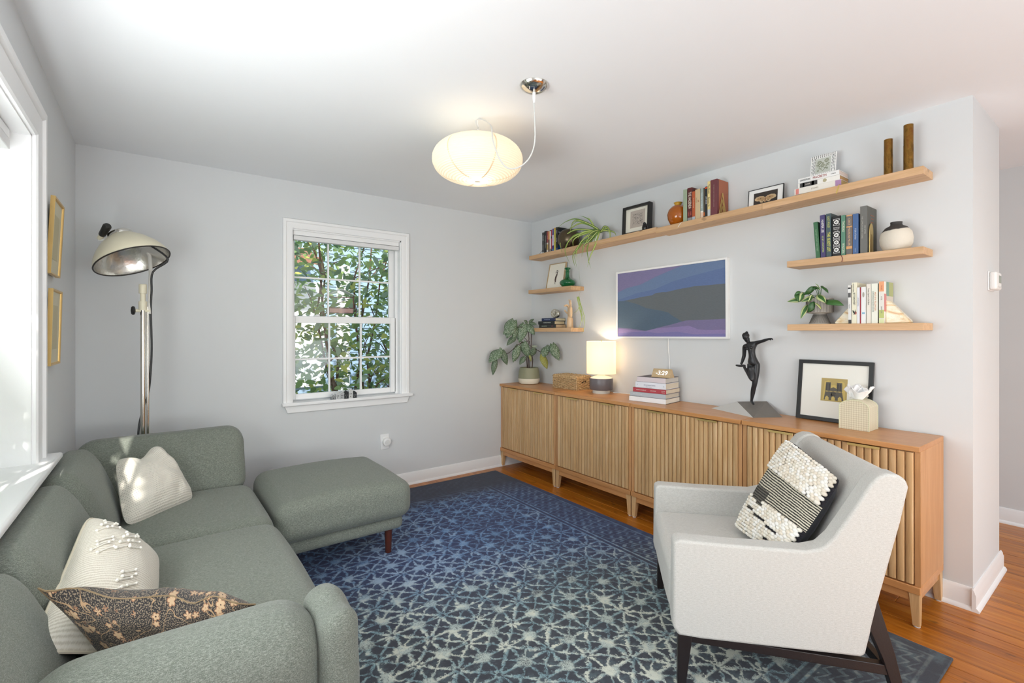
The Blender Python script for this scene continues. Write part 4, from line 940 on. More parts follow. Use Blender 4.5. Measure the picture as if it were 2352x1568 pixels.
BEG=[((2.763, 3.693, 1.426), (2.69, 3.714, 1.253), 0.132, 0), ((2.773, 3.69, 1.392), (2.652, 3.724, 1.29), 0.0834, 0), ((2.784, 3.687, 1.361), (2.759, 3.694, 1.246), 0.0764, 0), ((2.78, 3.688, 1.27), (2.688, 3.714, 1.184), 0.066, 1), ((2.868, 3.663, 1.39), (2.813, 3.679, 1.21), 0.1216, 0), ((2.908, 3.652, 1.393), (2.934, 3.592, 1.285), 0.0903, 0), ((2.897, 3.655, 1.403), (2.86, 3.666, 1.427), 0.0382, 1), ((2.912, 3.65, 1.411), (2.933, 3.596, 1.442), 0.0334, 1), ((2.915, 3.643, 1.404), (2.943, 3.568, 1.387), 0.0431, 1), ((2.858, 3.666, 1.218), (2.912, 3.65, 1.057), 0.0973, 0), ((2.805, 3.681, 1.181), (2.771, 3.691, 1.032), 0.0869, 0), ((2.784, 3.687, 1.161), (2.754, 3.696, 1.019), 0.0556, 0), ((2.872, 3.662, 1.073), (2.818, 3.678, 0.997), 0.0591, 1), ((2.937, 3.585, 1.154), (2.921, 3.628, 1.076), 0.066, 1), ((2.922, 3.626, 1.169), (2.945, 3.561, 1.18), 0.0347, 3), ((2.916, 3.641, 1.105), (2.921, 3.628, 1.025), 0.0292, 2), ((2.65, 3.724, 1.136), (2.695, 3.712, 0.998), 0.0778, 1), ((2.631, 3.73, 1.136), (2.515, 3.761, 1.025), 0.1181, 0), ((2.639, 3.728, 1.109), (2.623, 3.732, 1.173), 0.0417, 0), ((2.583, 3.743, 1.05), (2.554, 3.751, 0.904), 0.0625, 1), ((2.985, 3.449, 1.163), (2.955, 3.533, 1.057), 0.0903, 0), ((2.964, 3.507, 1.095), (2.981, 3.458, 0.962), 0.0834, 2), ((3.0, 3.405, 1.201), (3.023, 3.335, 1.047), 0.0973, 0), ((2.989, 3.438, 1.167), (2.971, 3.489, 1.156), 0.0625, 0)]
BST=[[(2.904, 3.653, 0.971), (2.908, 3.652, 1.115), (2.912, 3.65, 1.252), (2.904, 3.653, 1.375)], [(2.897, 3.655, 0.971), (2.89, 3.657, 1.047), (2.904, 3.653, 1.142), (2.915, 3.644, 1.225)], [(2.924, 3.618, 0.972), (2.927, 3.611, 1.048), (2.92, 3.629, 1.143), (2.922, 3.626, 1.293), (2.915, 3.644, 1.389)], [(2.915, 3.644, 1.184), (2.931, 3.6, 1.16), (2.949, 3.551, 1.134), (2.96, 3.518, 1.12), (2.973, 3.481, 1.119), (2.989, 3.438, 1.124), (2.998, 3.409, 1.136)], [(2.904, 3.653, 1.225), (2.847, 3.669, 1.215), (2.791, 3.685, 1.185), (2.756, 3.695, 1.151), (2.714, 3.707, 1.115), (2.645, 3.726, 1.094)], [(2.861, 3.665, 1.266), (2.893, 3.656, 1.232), (2.89, 3.657, 1.191)], [(2.791, 3.685, 1.365), (2.833, 3.673, 1.362), (2.876, 3.661, 1.369)], [(2.915, 3.644, 0.968), (2.916, 3.641, 1.047), (2.913, 3.648, 1.129)]]
SPI=[[(2.818, 2.179), (3.04, 2.308), (3.172, 2.313), (3.3, 2.266)], [(2.818, 2.175), (2.997, 2.266), (3.15, 2.221), (3.232, 2.137)], [(2.823, 2.183), (2.997, 2.285), (3.083, 2.285), (3.116, 2.169)], [(2.833, 2.174), (2.997, 2.21), (3.127, 2.194), (3.218, 2.123)], [(2.828, 2.166), (2.997, 2.165), (3.083, 2.118), (3.116, 2.055)], [(2.833, 2.167), (3.04, 2.21), (3.184, 2.134), (3.167, 2.019)], [(2.833, 2.16), (3.04, 2.164), (3.127, 2.048), (3.059, 1.912)], [(2.843, 2.169), (2.976, 2.147), (3.018, 2.108), (3.012, 2.049)], [(2.833, 2.153), (2.955, 2.084), (3.034, 1.983), (2.997, 1.865)], [(2.843, 2.154), (2.945, 2.082), (3.008, 1.98), (2.972, 1.86)], [(2.833, 2.16), (2.914, 2.122), (2.976, 2.028), (2.968, 1.93)], [(2.828, 2.152), (2.873, 2.101), (2.898, 2.032), (2.91, 1.951)], [(2.823, 2.151), (2.888, 2.045), (2.853, 1.938), (2.815, 1.845)], [(2.803, 2.155), (2.799, 2.039), (2.823, 1.949), (2.853, 1.857)], [(2.808, 2.17), (2.833, 2.153), (2.841, 2.11), (2.836, 2.055)], [(2.794, 2.168), (2.769, 2.135), (2.763, 2.084), (2.768, 2.038)], [(2.784, 2.173), (2.717, 2.176), (2.688, 2.107), (2.712, 2.037)], [(2.794, 2.175), (2.755, 2.197), (2.702, 2.173), (2.7, 2.123)], [(2.88, 2.206), (2.911, 2.271), (2.962, 2.31), (3.026, 2.338)], [(2.87, 2.204), (2.886, 2.244), (2.901, 2.276), (2.921, 2.302)], [(2.784, 2.169), (2.698, 2.151), (2.642, 2.128), (2.615, 2.095)], [(2.823, 2.18), (2.955, 2.254), (3.04, 2.285), (3.15, 2.221)], [(2.823, 2.165), (2.893, 2.17), (2.934, 2.155), (2.955, 2.114)], [(2.813, 2.164), (2.863, 2.085), (2.888, 2.052), (2.893, 1.987)]]
BAB=[[(2.961, 1.617), (2.95, 1.564), (2.977, 1.506), (3.035, 1.475)], [(2.961, 1.617), (2.93, 1.519), (2.925, 1.416), (2.966, 1.332)], [(2.961, 1.617), (2.914, 1.519), (2.879, 1.408), (2.909, 1.295)], [(2.961, 1.617), (2.935, 1.519), (2.894, 1.445), (2.882, 1.383)], [(2.961, 1.617), (2.925, 1.497), (2.899, 1.423), (2.892, 1.372)]]
THR=[(2.961, 1.857), (2.95, 1.778), (2.943, 1.697), (2.947, 1.653), (2.961, 1.617)]
PHI=[((1.213, 1.501), (1.283, 1.492), 0.0306, 0), ((1.236, 1.541), (1.219, 1.486), 0.0296, 0), ((1.2, 1.536), (1.215, 1.486), 0.0306, 0), ((1.145, 1.563), (1.19, 1.525), 0.037, 1), ((1.154, 1.511), (1.202, 1.486), 0.0306, 0), ((1.132, 1.567), (1.153, 1.551), 0.0222, 1), ((1.13, 1.554), (1.103, 1.557), 0.0198, 0), ((1.103, 1.569), (1.068, 1.528), 0.0326, 1), ((1.127, 1.522), (1.079, 1.475), 0.0395, 0), ((1.083, 1.487), (0.993, 1.458), 0.0454, 0), ((1.135, 1.477), (1.105, 1.441), 0.0286, 2), ((1.141, 1.478), (1.17, 1.425), 0.042, 1), ((1.184, 1.465), (1.208, 1.391), 0.0306, 0), ((1.134, 1.569), (1.112, 1.55), 0.0217, 0), ((1.154, 1.521), (1.168, 1.481), 0.0247, 1), ((1.217, 1.545), (1.243, 1.531), 0.0198, 0), ((1.119, 1.553), (1.135, 1.587), 0.0128, 0)]
CORD=[(1.376, 1.69, 2.386), (1.381, 1.69, 2.293), (1.389, 1.696, 2.218), (1.391, 1.708, 2.166), (1.381, 1.727, 2.121), (1.361, 1.755, 2.09), (1.338, 1.791, 2.079), (1.313, 1.815, 2.087), (1.294, 1.842, 2.128), (1.283, 1.862, 2.18), (1.279, 1.878, 2.226), (1.287, 1.897, 2.269), (1.323, 1.957, 2.33), (1.35, 2.037, 2.389), (1.357, 2.106, 2.429), (1.359, 2.155, 2.444), (1.36, 2.153, 2.421), (1.368, 2.148, 2.401)]
# ---------------------------------------------------------------- television showing a landscape painting
t = thing('framed_television', 'wall-mounted television in a white frame showing a blue and violet hill landscape', 'television', (XR, 2.202, 1.267), (R(-.35), 0, 0))
w_, h_ = .970, .548
MB().box(-.026, -.002, -w_ / 2 + .01, w_ / 2 - .01, .01, h_ - .01).build('housing', plain('#2b2b2c', .5), t)
b = MB(); mitre(b, -w_ / 2 + .014, w_ / 2 - .014, .014, h_ - .014, [(0, .0), (0, .034), (.014, .034), (.014, .0)], lambda y, z, h: (-h, y, z)); b.build('frame', M['white'], t, bev=.001, fix=True)
SW, SH = w_ - .028, h_ - .028
def art(c):
    q = NT('painted_screen'); o = q.coord(scale=(1, 1, 6)); n = q.noise(o, 60, 3, .7); cl = lin(c)
    q.set(color=q.mix(n, tuple(x * .8 for x in cl[:3]) + (1,), tuple(min(1, x * 1.2) for x in cl[:3]) + (1,)), rough=.32); return q.m
b = MB(); layers = [('#8079a0', [(0, 1), (1, 1)]), ('#6b80a3', [(0, .70), (.1, .76), (.25, .79), (.4, .88), (.55, .95), (.66, 1), (1, 1)]), ('#61759f', [(0, .585), (.2, .66), (.4, .70), (.55, .78), (.75, .84), (1, .90)]),
 ('#666c70', [(0, .55), (.12, .575), (.25, .60), (.36, .61), (.4, .64), (.5, .645), (.62, .675), (.75, .69), (.88, .685), (1, .69)]), ('#56687a', [(0, .565), (.08, .56), (.2, .50), (.3, .435), (.42, .39), (.52, .345), (.57, .28), (.62, .235), (.68, .20), (.8, .12), (.9, .03), (.95, 0)]),
 ('#7b7397', [(0, .14), (.15, .125), (.3, .09), (.42, .13), (.55, .17), (.68, .225), (.8, .23), (1, .235)]), ('#8f80ae', [(0, .125), (.12, .11), (.28, .085), (.4, .115), (.5, .13), (.62, .145), (.7, .15), (.78, .10), (.88, .085), (1, .09)]), ('#7d77ab', [(0, .05), (.15, .07), (.3, .08), (.42, .05), (.6, .07), (.75, .03), (1, .04)])]
for k, (c, line) in enumerate(layers):
    b.cur = k; pts = []
    for i in range(len(line) - 1):
        (u0, v0), (u1, v1) = line[i], line[i + 1]
        for s_ in range(3):
            f = s_ / 3; pts.append((u0 + (u1 - u0) * f, v0 + (v1 - v0) * f + (0 if v0 >= 1 else .004 * math.sin(37 * (u0 + f)))))
    pts.append(line[-1])
    for i in range(len(pts) - 1):
        (u0, v0), (u1, v1) = pts[i], pts[i + 1]; x = -.0275 - .00015 * k
        P_ = lambda u, v: (x, SW / 2 - u * SW, .014 + v * SH)
        b.add([P_(u0, 0), P_(u1, 0), P_(u1, max(0, v1)), P_(u0, max(0, v0))], [(0, 1, 2, 3)])
b.build('screen', [art(c) for c, _ in layers], t)
tag(MB().tube([(0, 0, .0), (0, -.002, -.09), (.0, -.012, -.20), (-.003, -.015, -.27), (-.02, -.01, -.36), (-.006, .0, -.455)], .0028, 8).build('power_cable', M['white'], loc=(XR - .006, 2.200, 1.268)), 'thin white cable running down the wall from the television', 'cable')

# ---------------------------------------------------------------- pictures
def framed(name, label, loc, w, h, fw, fd, fmat, mat_c, tilt=0, rot=0, glass=False, inset=0.004, parts=None):
    """picture whose face looks to -x; loc = bottom centre of its back"""
    t = thing(name, label, 'picture', loc, (0, R(tilt), R(rot)))
    b = MB(); mitre(b, -w / 2 + fw, w / 2 - fw, fw, h - fw, [(0, 0), (0, fd), (fw, fd), (fw, 0)], lambda y, z, hh: (-hh, y, z)); b.build('frame', fmat, t, bev=.0012, fix=True)
    MB().box(-fd + inset + .002, -fd * .1, -w / 2 + fw, w / 2 - fw, fw, h - fw).build('mat_board', plain(mat_c, .85), t)
    if parts: parts(t, -fd + inset + .0015)
    return t
def print_sq(t, x, y0, y1, z0, z1, mat, name='print'):
    return MB().box(x - .0003, x + .0004, y0, y1, z0, z1).build(name, mat, t)
# squiggle print in deep black frame
q = NT('squiggle_print'); o = q.coord(); n = q.noise(o, 85, 0, .5); 
q.set(color=q.mix(q.step(q.math('ABSOLUTE', q.math('SUBTRACT', n, .5)), .02, .045), '#4a4645', '#b9aea4'), rough=.8); squig = q.m
def p1(t, x):
    print_sq(t, x, -.075, .068, .055, .190, plain('#bdb2a8', .85))
    print_sq(t, x - .0006, -.053, .045, .075, .168, squig, 'drawing')
framed('picture_frame', 'square deep black frame with a small line-drawn print on the long shelf', (3.052, 2.443, ztop(2.44) + .001), .262, .228, .018, .042, M['black'], '#efebdd', tilt=3, inset=.022, parts=p1)
# bird figurine
t = thing('bird_figurine', 'tiny glossy black bird figurine beside the deep black frame', 'figurine', (2.972, 2.316, ztop(2.31)))
fb = plain('#101012', .15); b = MB()
b.lathe([(0, 0), (.017, .001), (.022, .010), (.022, .024), (.017, .040), (.010, .052), (.007, .058), (0, .062)], 14); b.build('body', fb, t)
b = MB(); b.ball((-.006, 0, .050), (.011, .010, .011), 12, 8); b.add([(-.016, -.003, .050), (-.016, .003, .050), (-.016, 0, .054), (-.026, 0, .047)], [(0, 1, 3), (1, 2, 3), (2, 0, 3), (0, 2, 1)]); b.build('head', fb, t)
b = MB(); b.add([(.012, -.008, .010), (.012, .008, .010), (.012, 0, .018), (.036, 0, .001)], [(0, 1, 3), (1, 2, 3), (2, 0, 3), (0, 2, 1)]); b.build('tail', fb, t)
# moth print in thin black frame
def p2(t, x):
    print_sq(t, x, -.073, .073, .0, .098, plain('#3b342f', .8)); 
    wing = [(0, .060), (-.012, .070), (-.035, .074), (-.056, .070), (-.066, .060), (-.063, .050), (-.050, .044), (-.036, .043), (-.030, .034), (-.018, .030), (-.008, .040), (-.004, .030)]
    for s_ in (-1, 1):
        b = MB(); b.prism([(s_ * a, z) for a, z in wing], 'x', x - .0016, x - .0006); b.build('moth_wing', plain('#c9ae88', .8, var=.18, bump=.1), t, fix=True)
        b = MB(); b.prism([(s_ * a * .72 - s_ * .004, (z - .052) * .6 + .054) for a, z in wing], 'x', x - .0018, x - .0012); b.build('wing_marking', plain('#b08f66', .8), t, fix=True)
        for (a, z) in ((.028, .058), (.018, .040)):
            b = MB(); b.prism([(s_ * a + .003 * math.cos(k), z + .003 * math.sin(k)) for k in range(6)], 'x', x - .0022, x - .0016); b.build('wing_spot', plain('#4a3b30', .8), t, fix=True)
    b = MB(); b.ball((x - .001, 0, .048), (.001, .005, .018), 8, 6); b.build('moth_body', plain('#8a5d40', .8), t)
framed('picture_frame', 'thin black frame with a pale moth on brown ground, in the middle of long shelf', (3.052, 1.458, ztop(1.46) + .001), .216, .124, .0035, .012, M['black'], '#f4f4f2', tilt=6, inset=.003, parts=p2)
# patterned tile frame leaning on the white books
zt2 = ztop(1.02) + .0022 + .0885
t = thing('patterned_picture_tile', 'small white tile with black dashed border and olive flower motif on the flat books', 'picture', (3.030, 1.128, zt2), (0, R(8), 0))
MB().box(-.010, 0, -.064, .064, 0, .128).build('tile', M['white'], t, bev=.001)
dk = plain('#2b2c2b', .6); b = MB()
for i in range(12):
    y = -.059 + i * .0103
    for (z0, z1) in ((.001, .008), (.010, .017), (.111, .118), (.120, .127)):
        b.box(-.0108, -.0098, y, y + .0026, z0, z1)
for j in range(5):
    for cx_ in (-.060, -.053, -.046, .041, .048, .055):
        z = .019 + j * .0185 + (.006 if round(cx_ * 1000) % 2 else 0)
        b.box(-.0108, -.0098, cx_, cx_ + .0016, z, z + .013); b.box(-.0108, -.0098, cx_ - .001, cx_ + .004, z + .012, z + .0135)
b.build('dashed_border', dk, t)
MB().box(-.0112, -.0098, -.039, .039, .021, .107).build('inner_panel', plain('#c4c8bf', .6), t)
ol = plain('#7d8263', .6)
for (cy, cz_, r_) in ((.018, .083, .011), (-.018, .088, .011), (.001, .063, .010), (.001, .078, .004), (.024, .036, .005), (-.022, .042, .005)):
    b = MB()
    for k in range(8):
        a0 = k * math.pi / 4; b.prism([(cy + r_ * f * math.cos(a0 + d_), cz_ + r_ * f * math.sin(a0 + d_)) for f, d_ in ((.45, -.2), (1, -.28), (1.06, 0), (1, .28), (.45, .2))], 'x', -.0118, -.0111)
    b.prism([(cy + r_ * .25 * math.cos(k), cz_ + r_ * .25 * math.sin(k)) for k in range(6)], 'x', -.0118, -.0111); b.build('flower', ol, t, fix=True)
for s_ in (-1, 1):
    b = MB(); b.tube([(-.0113, 0, .032), (-.0113, s_ * .013, .045), (-.0113, s_ * .019, .062), (-.0113, s_ * .028, .074)], .0011, 5)
    for (y, z) in ((.013, .045), (.019, .058), (.024, .066)): b.tube([(-.0113, s_ * y, z), (-.0113, s_ * (y + .010), z + .003)], .0016, 5); b.tube([(-.0113, s_ * y, z), (-.0113, s_ * (y - .009), z + .006)], .0014, 5)
    b.build('stem', ol, t)
# figure drawing, thin light wood frame in the corner
def p3(t, x):
    for (c, pts, r_) in (('#5b4a44', [(-.002, .060), (.003, .085), (.001, .11), (-.008, .135), (-.010, .150)], [.007, .011, .012, .009, .004]), ('#3a3230', [(-.010, .150), (-.016, .165), (-.010, .176), (.006, .178)], [.004, .004, .004, .002]), ('#3a3230', [(-.008, .160), (.006, .163), (.016, .150)], [.004, .0035, .001]), ('#3a3230', [(-.002, .060), (.008, .052), (.014, .056), (.011, .046), (-.010, .045)], [.002, .0015, .0015, .0015, .0015])):
        b = MB(); b.tube([(0, p[0], p[1]) for p in pts], r_, 8)
        for v_ in b.v: v_.x = x - .0006 + v_.x * .05
        b.build('drawing', plain(c, .8), t)
framed('picture_frame', 'thin pale wood frame with a small brown figure drawing in the left corner shelf', (3.040, 3.415, SA + .001), .235, .248, .006, .017, plain('#b7a07c', .5), '#f1eee2', tilt=12, rot=0, inset=.006, parts=p3)
# black frame leaning on the sideboard
def p4(t, x):
    print_sq(t, x, -.067, .062, .115, .245, plain('#b9a56c', .8)); lb = plain('#cdb76f', .8); gd = plain('#63605a', .8); dd = plain('#4d4b48', .8)
    def pr(poly, x0, m, nm): b = MB(); b.prism([(-a, z) for a, z in poly], 'x', x - x0 - .0004, x - x0); b.build(nm, m, t, fix=True)
    pr([(-.054, .12), (-.050, .17), (-.045, .225), (-.025, .232), (-.016, .222), (-.012, .205), (.002, .208), (.016, .205), (.020, .225), (.040, .232), (.054, .222), (.058, .17), (.062, .12)], .0006, lb, 'halo_print')
    pr([(-.046, .122), (-.040, .170), (-.038, .222), (-.014, .222), (-.014, .188), (.0, .196), (.016, .188), (.016, .222), (.042, .222), (.044, .170), (.052, .122)], .001, gd, 'building_print')
    for yy in (-.034, -.020, .022, .034): pr([(yy - .003, .176), (yy - .003, .212), (yy, .216), (yy + .003, .212), (yy + .003, .176)], .0016, dd, 'window_print')
    pr([(-.012 + .0, .148)] + [(.001 + .013 * math.cos(k * .5), .158 + .013 * math.sin(k * .5)) for k in range(13)], .0016, dd, 'round_window_print')
    for yy in (-.030, .001, .034): pr([(yy - .009, .122), (yy - .009, .136), (yy, .146), (yy + .009, .136), (yy + .009, .122)], .0018, lb, 'doorway_print')
    for k in range(14): pr([(-.042 + k * .0065, .168), (-.042 + k * .0065, .174), (-.039 + k * .0065, .174), (-.039 + k * .0065, .168)], .0018, lb, 'arcade_print')
framed('picture_frame', 'large black frame with a small gold building print leaning on the right sideboard', (3.051, 1.090, CT + .001), .372, .345, .021, .016, M['black'], '#efeee6', tilt=8.0, inset=.006, parts=p4)
# gilt frames on the left wall (faces towards +x, tops hung forward)
for (z0, tl_, lb) in ((1.570, 2.6, 'upper of the two narrow gilt frames on the left wall'), (1.170, 1.4, 'lower of the two narrow gilt frames on the left wall')):
    t = thing('gilt_picture_frame', lb, 'picture', (XL + .010, 2.955, z0), (0, R(tl_), 0))
    w_, h_ = .25, .335; b = MB(); mitre(b, -w_ / 2 + .010, w_ / 2 - .010, .010, h_ - .010, [(0, 0), (0, .010), (.003, .015), (.010, .016), (.010, 0)], lambda y, z, hh: (hh, y, z)); b.build('frame', M['gold'], t, fix=True)
    MB().box(.002, .008, -w_ / 2 + .01, w_ / 2 - .01, .01, h_ - .01).build('mat_board', plain('#cfc8ad', .5), t)
    MB().box(.0078, .0092, -.06, .06, .07, h_ - .07).build('print', plain('#beb592', .5), t)

# ---------------------------------------------------------------- lathe-turned ornaments on the shelves
def turned(name, label, cat, loc, parts):
    t = thing(name, label, cat, loc)
    for nm, prof, mat in parts: MB().lathe(prof, 40).build(nm, mat, t, ang=50)
    return t
q = NT('bronze'); o = q.coord(); n = q.noise(o, 20, 3); q.set(color=q.mix(n, '#4f4435', '#6d614e'), rough=q.math('ADD', .25, q.math('MULTIPLY', n, .15)), metal=.85); bronze = q.m
turned('round_vase', 'round bronze-brown metal vase on the long shelf behind spider plant leaves', 'vase', (3.0, 3.178, ztop(3.18)), [('body', [(.045, 0), (.075, .012), (.097, .045), (.103, .082), (.098, .118), (.083, .146), (.060, .164), (.040, .172), (.036, .170), (0, .165)], bronze)])
q = NT('amber_glass'); q.set(color='#c46a10', rough=.05, trans=.35, coat=.5, ior=1.45); amber = q.m
turned('amber_vase', 'round amber glass vase beside the sage green book on the long shelf', 'vase', (3.018, 2.060, ztop(2.06)), [('body', [(.038, 0), (.050, .006), (.070, .045), (.075, .080), (.066, .114), (.044, .138), (.026, .147)], amber), ('neck', [(.026, .145), (.023, .152), (.027, .163), (.031, .166), (.027, .168), (0, .150)], plain('#c99a2e', .15))])
q = NT('bottle_green_glass'); q.set(color='#1f8a52', rough=.03, trans=.6, coat=.4, ior=1.45); green = q.m
turned('glass_bottle', 'green glass bottle with a wide flat bulb in the left corner shelf', 'bottle', (3.022, 3.222, SA), [('body', [(.045, 0), (.052, .004), (.058, .014), (.069, .026), (.073, .040), (.066, .056), (.045, .070), (.024, .080), (.017, .098), (.016, .120), (.017, .138)], green), ('collar', [(.017, .136), (.020, .142), (.015, .150), (.016, .158), (.027, .166), (.028, .174), (.022, .178), (0, .17)], green)])
q = NT('vase_glaze'); o = q.coord(); sp = q.node('ShaderNodeSeparateXYZ', {0: o}); n = q.noise(o, 25, 3)
e = q.math('ADD', sp.outputs[2], q.math('MULTIPLY', q.math('SUBTRACT', n, .5), .012)); 
e = q.math('ADD', e, q.math('MULTIPLY', sp.outputs[1], .13))
q.set(color=q.mix(q.step(e, .098, .104), '#ddd5c6', '#3a3836'), rough=.7); q.bump(q.noise(o, 90, 3), .5, .003)
turned('two_tone_vase', 'round cream vase with a dark grey shoulder on the short right shelf', 'vase', (3.012, .789, SM), [('body', [(.042, 0), (.054, .006), (.066, .034), (.069, .062), (.063, .094), (.045, .118), (.027, .128), (.024, .134), (.025, .146), (.021, .146), (.02, .134), (0, .12)], q.m)])
q = NT('patinated_brass'); o = q.coord(scale=(1, 1, .5)); n = q.noise(o, 22, 5, .7, .5); q.set(color=q.ramp(n, [(.3, '#4d3517'), (.5, '#8a672c'), (.65, '#7c4c24'), (.8, '#b0904a')]), rough=.36, metal=.75); pat = q.m
for (y, r_, h_, lb) in ((.824, .0192, .195, 'shorter patinated brass tube vase at the right end of the long shelf'), (.742, .0205, .240, 'taller patinated brass tube vase at the right end of the long shelf')):
    t = thing('brass_tube_vase', lb, 'vase', (3.02, y, ztop(y)))
    m_ = Matrix.Identity(4); b = MB(); b.lathe([(r_, 0), (r_, h_ * .58)], 32); b.build('lower_tube', pat, t)
    b = MB(); b.lathe([(r_ * .97, h_ * .58), (r_ * .97, h_), (r_ * .85, h_), (r_ * .85, h_ - .03), (0, h_ - .03)], 32); b.build('upper_tube', pat, t)
# small metal clock on books
t = thing('metal_desk_clock', 'small round nickel desk clock on the stack by the wooden hand', 'clock', (2.985, 3.352, SB + .0925), (0, 0, R(18)))
nk = plain('#b9b2a2', .22, 1.0); b = MB(); b.M = Matrix.Translation((0, 0, .042)) @ Matrix.Rotation(R(-90), 4, 'Y'); b.lathe([(0, -.040), (.036, -.040), (.039, -.034), (.039, -.002), (.041, 0), (.041, .008), (.036, .010)], 36); b.build('case', nk, t)
b = MB(); b.M = Matrix.Translation((0, 0, .042)) @ Matrix.Rotation(R(-90), 4, 'Y'); b.lathe([(.036, .0085), (0, .0085)], 32); b.build('dial', plain('#6c6a63', .3, .3), t)
b = MB()
for k in range(12):
    a = k * math.pi / 6; m_ = Matrix.Translation((-.0095, 0, .042)) @ Matrix.Rotation(a, 4, 'X'); b.M = m_; b.box(-.0006, .0006, -.0022, .0022, .022, .031); b.M = None
b.build('numerals', plain('#e8e6dd', .4), t); b = MB(); b.tube([(-.0105, 0, .042), (-.0105, .012, .055)], .001, 6); b.tube([(-.0105, 0, .042), (-.0105, -.004, .066)], .0008, 6); b.build('hands', M['white'], t)
# jointed wooden hand
t = thing('wooden_hand', 'jointed pale wooden artist hand standing at the end of the corner shelf', 'figurine', (3.025, 3.192, SB), (0, 0, R(-20)))
wm = wood('#d3ab80', '#e4c29a', '#eed3b0', .45, 'Z', 1.5)
MB().lathe([(.030, 0), (.0315, .004), (.029, .05), (.026, .085), (.024, .094), (0, .096)], 24).build('forearm', wm, t)
b = MB(); b.M = Matrix.Translation((0, 0, .142)); bb = softbox(.013, .032, .046, .012, n=4, crown=(.004, .004, .006)); b.add(bb.v, bb.f); b.M = None; b.build('palm', wm, t, ang=80)
b = MB(); b.ball((0, 0, .100), (.017, .022, .014), 14, 8); b.build('wrist_joint', wm, t)
def seg_finger(p, dirs, r0, nm='finger'):
    p = Vector(p); par = None
    for k, (d_, L_) in enumerate(dirs):
        d_ = Vector(d_).normalized(); q_ = p + d_ * L_; rr2 = r0 * (1 - .12 * k)
        b = MB(); b.tube([p + d_ * .001, p + d_ * L_ * .3, q_ - d_ * L_ * .25, q_ - d_ * .001], [rr2 * .75, rr2, rr2 * .95, rr2 * .7], 10); b.ball(p, rr2 * .8, 8, 6)
        o_ = b.build(nm if k == 0 else 'phalanx', wm, par or t)
        par = par or o_; p = q_
    return par
seg_finger((-.002, -.022, .184), [((0, -.05, 1), .028), ((-.05, -.03, 1), .022), ((-.1, 0, 1), .018)], .0078)
seg_finger((-.002, -.007, .188), [((-.1, .0, 1), .030), ((-.15, .02, 1), .024), ((-.25, .02, 1), .018)], .0080)
seg_finger((-.004, .008, .186), [((-.6, .05, .8), .028), ((-1, .1, -.1), .022), ((-.4, .05, -1), .016)], .0078)
seg_finger((-.004, .022, .180), [((-.5, .25, .8), .024), ((-.9, .3, .3), .018), ((-.8, .3, -.3), .014)], .0070)
seg_finger((-.006, .028, .130), [((-.5, .8, .6), .028), ((-.5, .5, .9), .024)], .0085, 'thumb')

# ---------------------------------------------------------------- plants
def vein_leaf_mat(c1, c2, spots):
    q = NT('plant_leaf'); o = q.coord(); vo = q.node('ShaderNodeTexVoronoi', {'Vector': o, 'Scale': 125.0}); n = q.noise(o, 40, 2)
    s_ = q.math('SUBTRACT', 1., q.step(vo.outputs['Distance'], .28, .5)); c_ = q.mix(n, c1, c2); c_ = q.mix(q.math('MULTIPLY', s_, spots), c_, '#b9c4b4')
    q.set(color=c_, rough=.5); return q.m
BM = [vein_leaf_mat('#4c6347', '#66805f', .8), vein_leaf_mat('#4a5c45', '#5d7255', .4), vein_leaf_mat('#7f8a3a', '#a79a3c', .3), vein_leaf_mat('#8d9482', '#a7ab98', .3)]
rib = plain('#a9b79a', .6); view = Vector((.5956, .8033, 0))
def leaf_between(name, base, tip, w, mat, parent, shape='wing', curl=.06, tw=0.0, midrib=None, margin=None, n=8, toward=-view, off=Vector((0, 0, 0))):
    base = Vector(base) - off; tip = Vector(tip) - off; ax = (tip - base); L_ = ax.length; ax.normalize()
    nr = (toward + Vector((0, 0, .25))); nr = (nr - ax * nr.dot(ax)).normalized(); nr = Matrix.Rotation(tw, 3, ax) @ nr; sd = ax.cross(nr)
    b = MB(); vs = []; W_ = 5
    for i in range(n + 1):
        u = i / n
        if shape == 'wing': hl = w * .5 * (math.sin(math.pi * min(1, u ** .72)) ** .75 * (1 - .15 * u)); off_l, off_r = (.10 if u < .2 else 0), 0
        elif shape == 'heart': hl = w * .5 * (math.sin(math.pi * min(1, u ** .62)) ** .8)
        if i == 0: hl = w * .16
        if i == n: hl = .0004
        back = -.10 * L_ * max(0, 1 - u * 5)
        for j in range(W_):
            s_ = -1 + 2 * j / (W_ - 1); asym = 1.0 + .12 * s_
            p = base + ax * (u * L_ + back * abs(s_)) + sd * hl * s_ * asym + nr * (curl * L_ * math.sin(math.pi * u) - .22 * hl * (s_ * s_) + .03 * w * math.sin(9 * u + 4 * s_))
            vs.append(p)
    fs = []; mi = []
    for i in range(n):
        for j in range(W_ - 1):
            a = i * W_ + j; b.cur = 1 if (margin and j in (0, W_ - 2)) else 0
            b.f.append([a, a + 1, a + W_ + 1, a + W_]); b.mi.append(b.cur)
    b.v = vs
    o = b.build(name, [mat, margin] if margin else mat, parent, ang=80)
    s_ = o.modifiers.new('thickness', 'SOLIDIFY'); s_.thickness = .0007
    if midrib: MB().tube([base + ax * (L_ * u) + nr * (curl * L_ * math.sin(math.pi * u) + .0008) for u in (0, .25, .5, .75, .95)], [.0012, .001, .0008, .0006, .0003], 5).build('midrib', midrib, o)
    return o
t = thing('potted_begonia', 'potted plant with speckled wing-shaped leaves on the far end sideboard', 'potted plant', (2.930, 3.672, CT))
pot = MB().lathe([(.072, 0), (.092, .006), (.104, .030), (.1055, .055)], 44).build('pot', plain('#e9e4d2', .55), t)
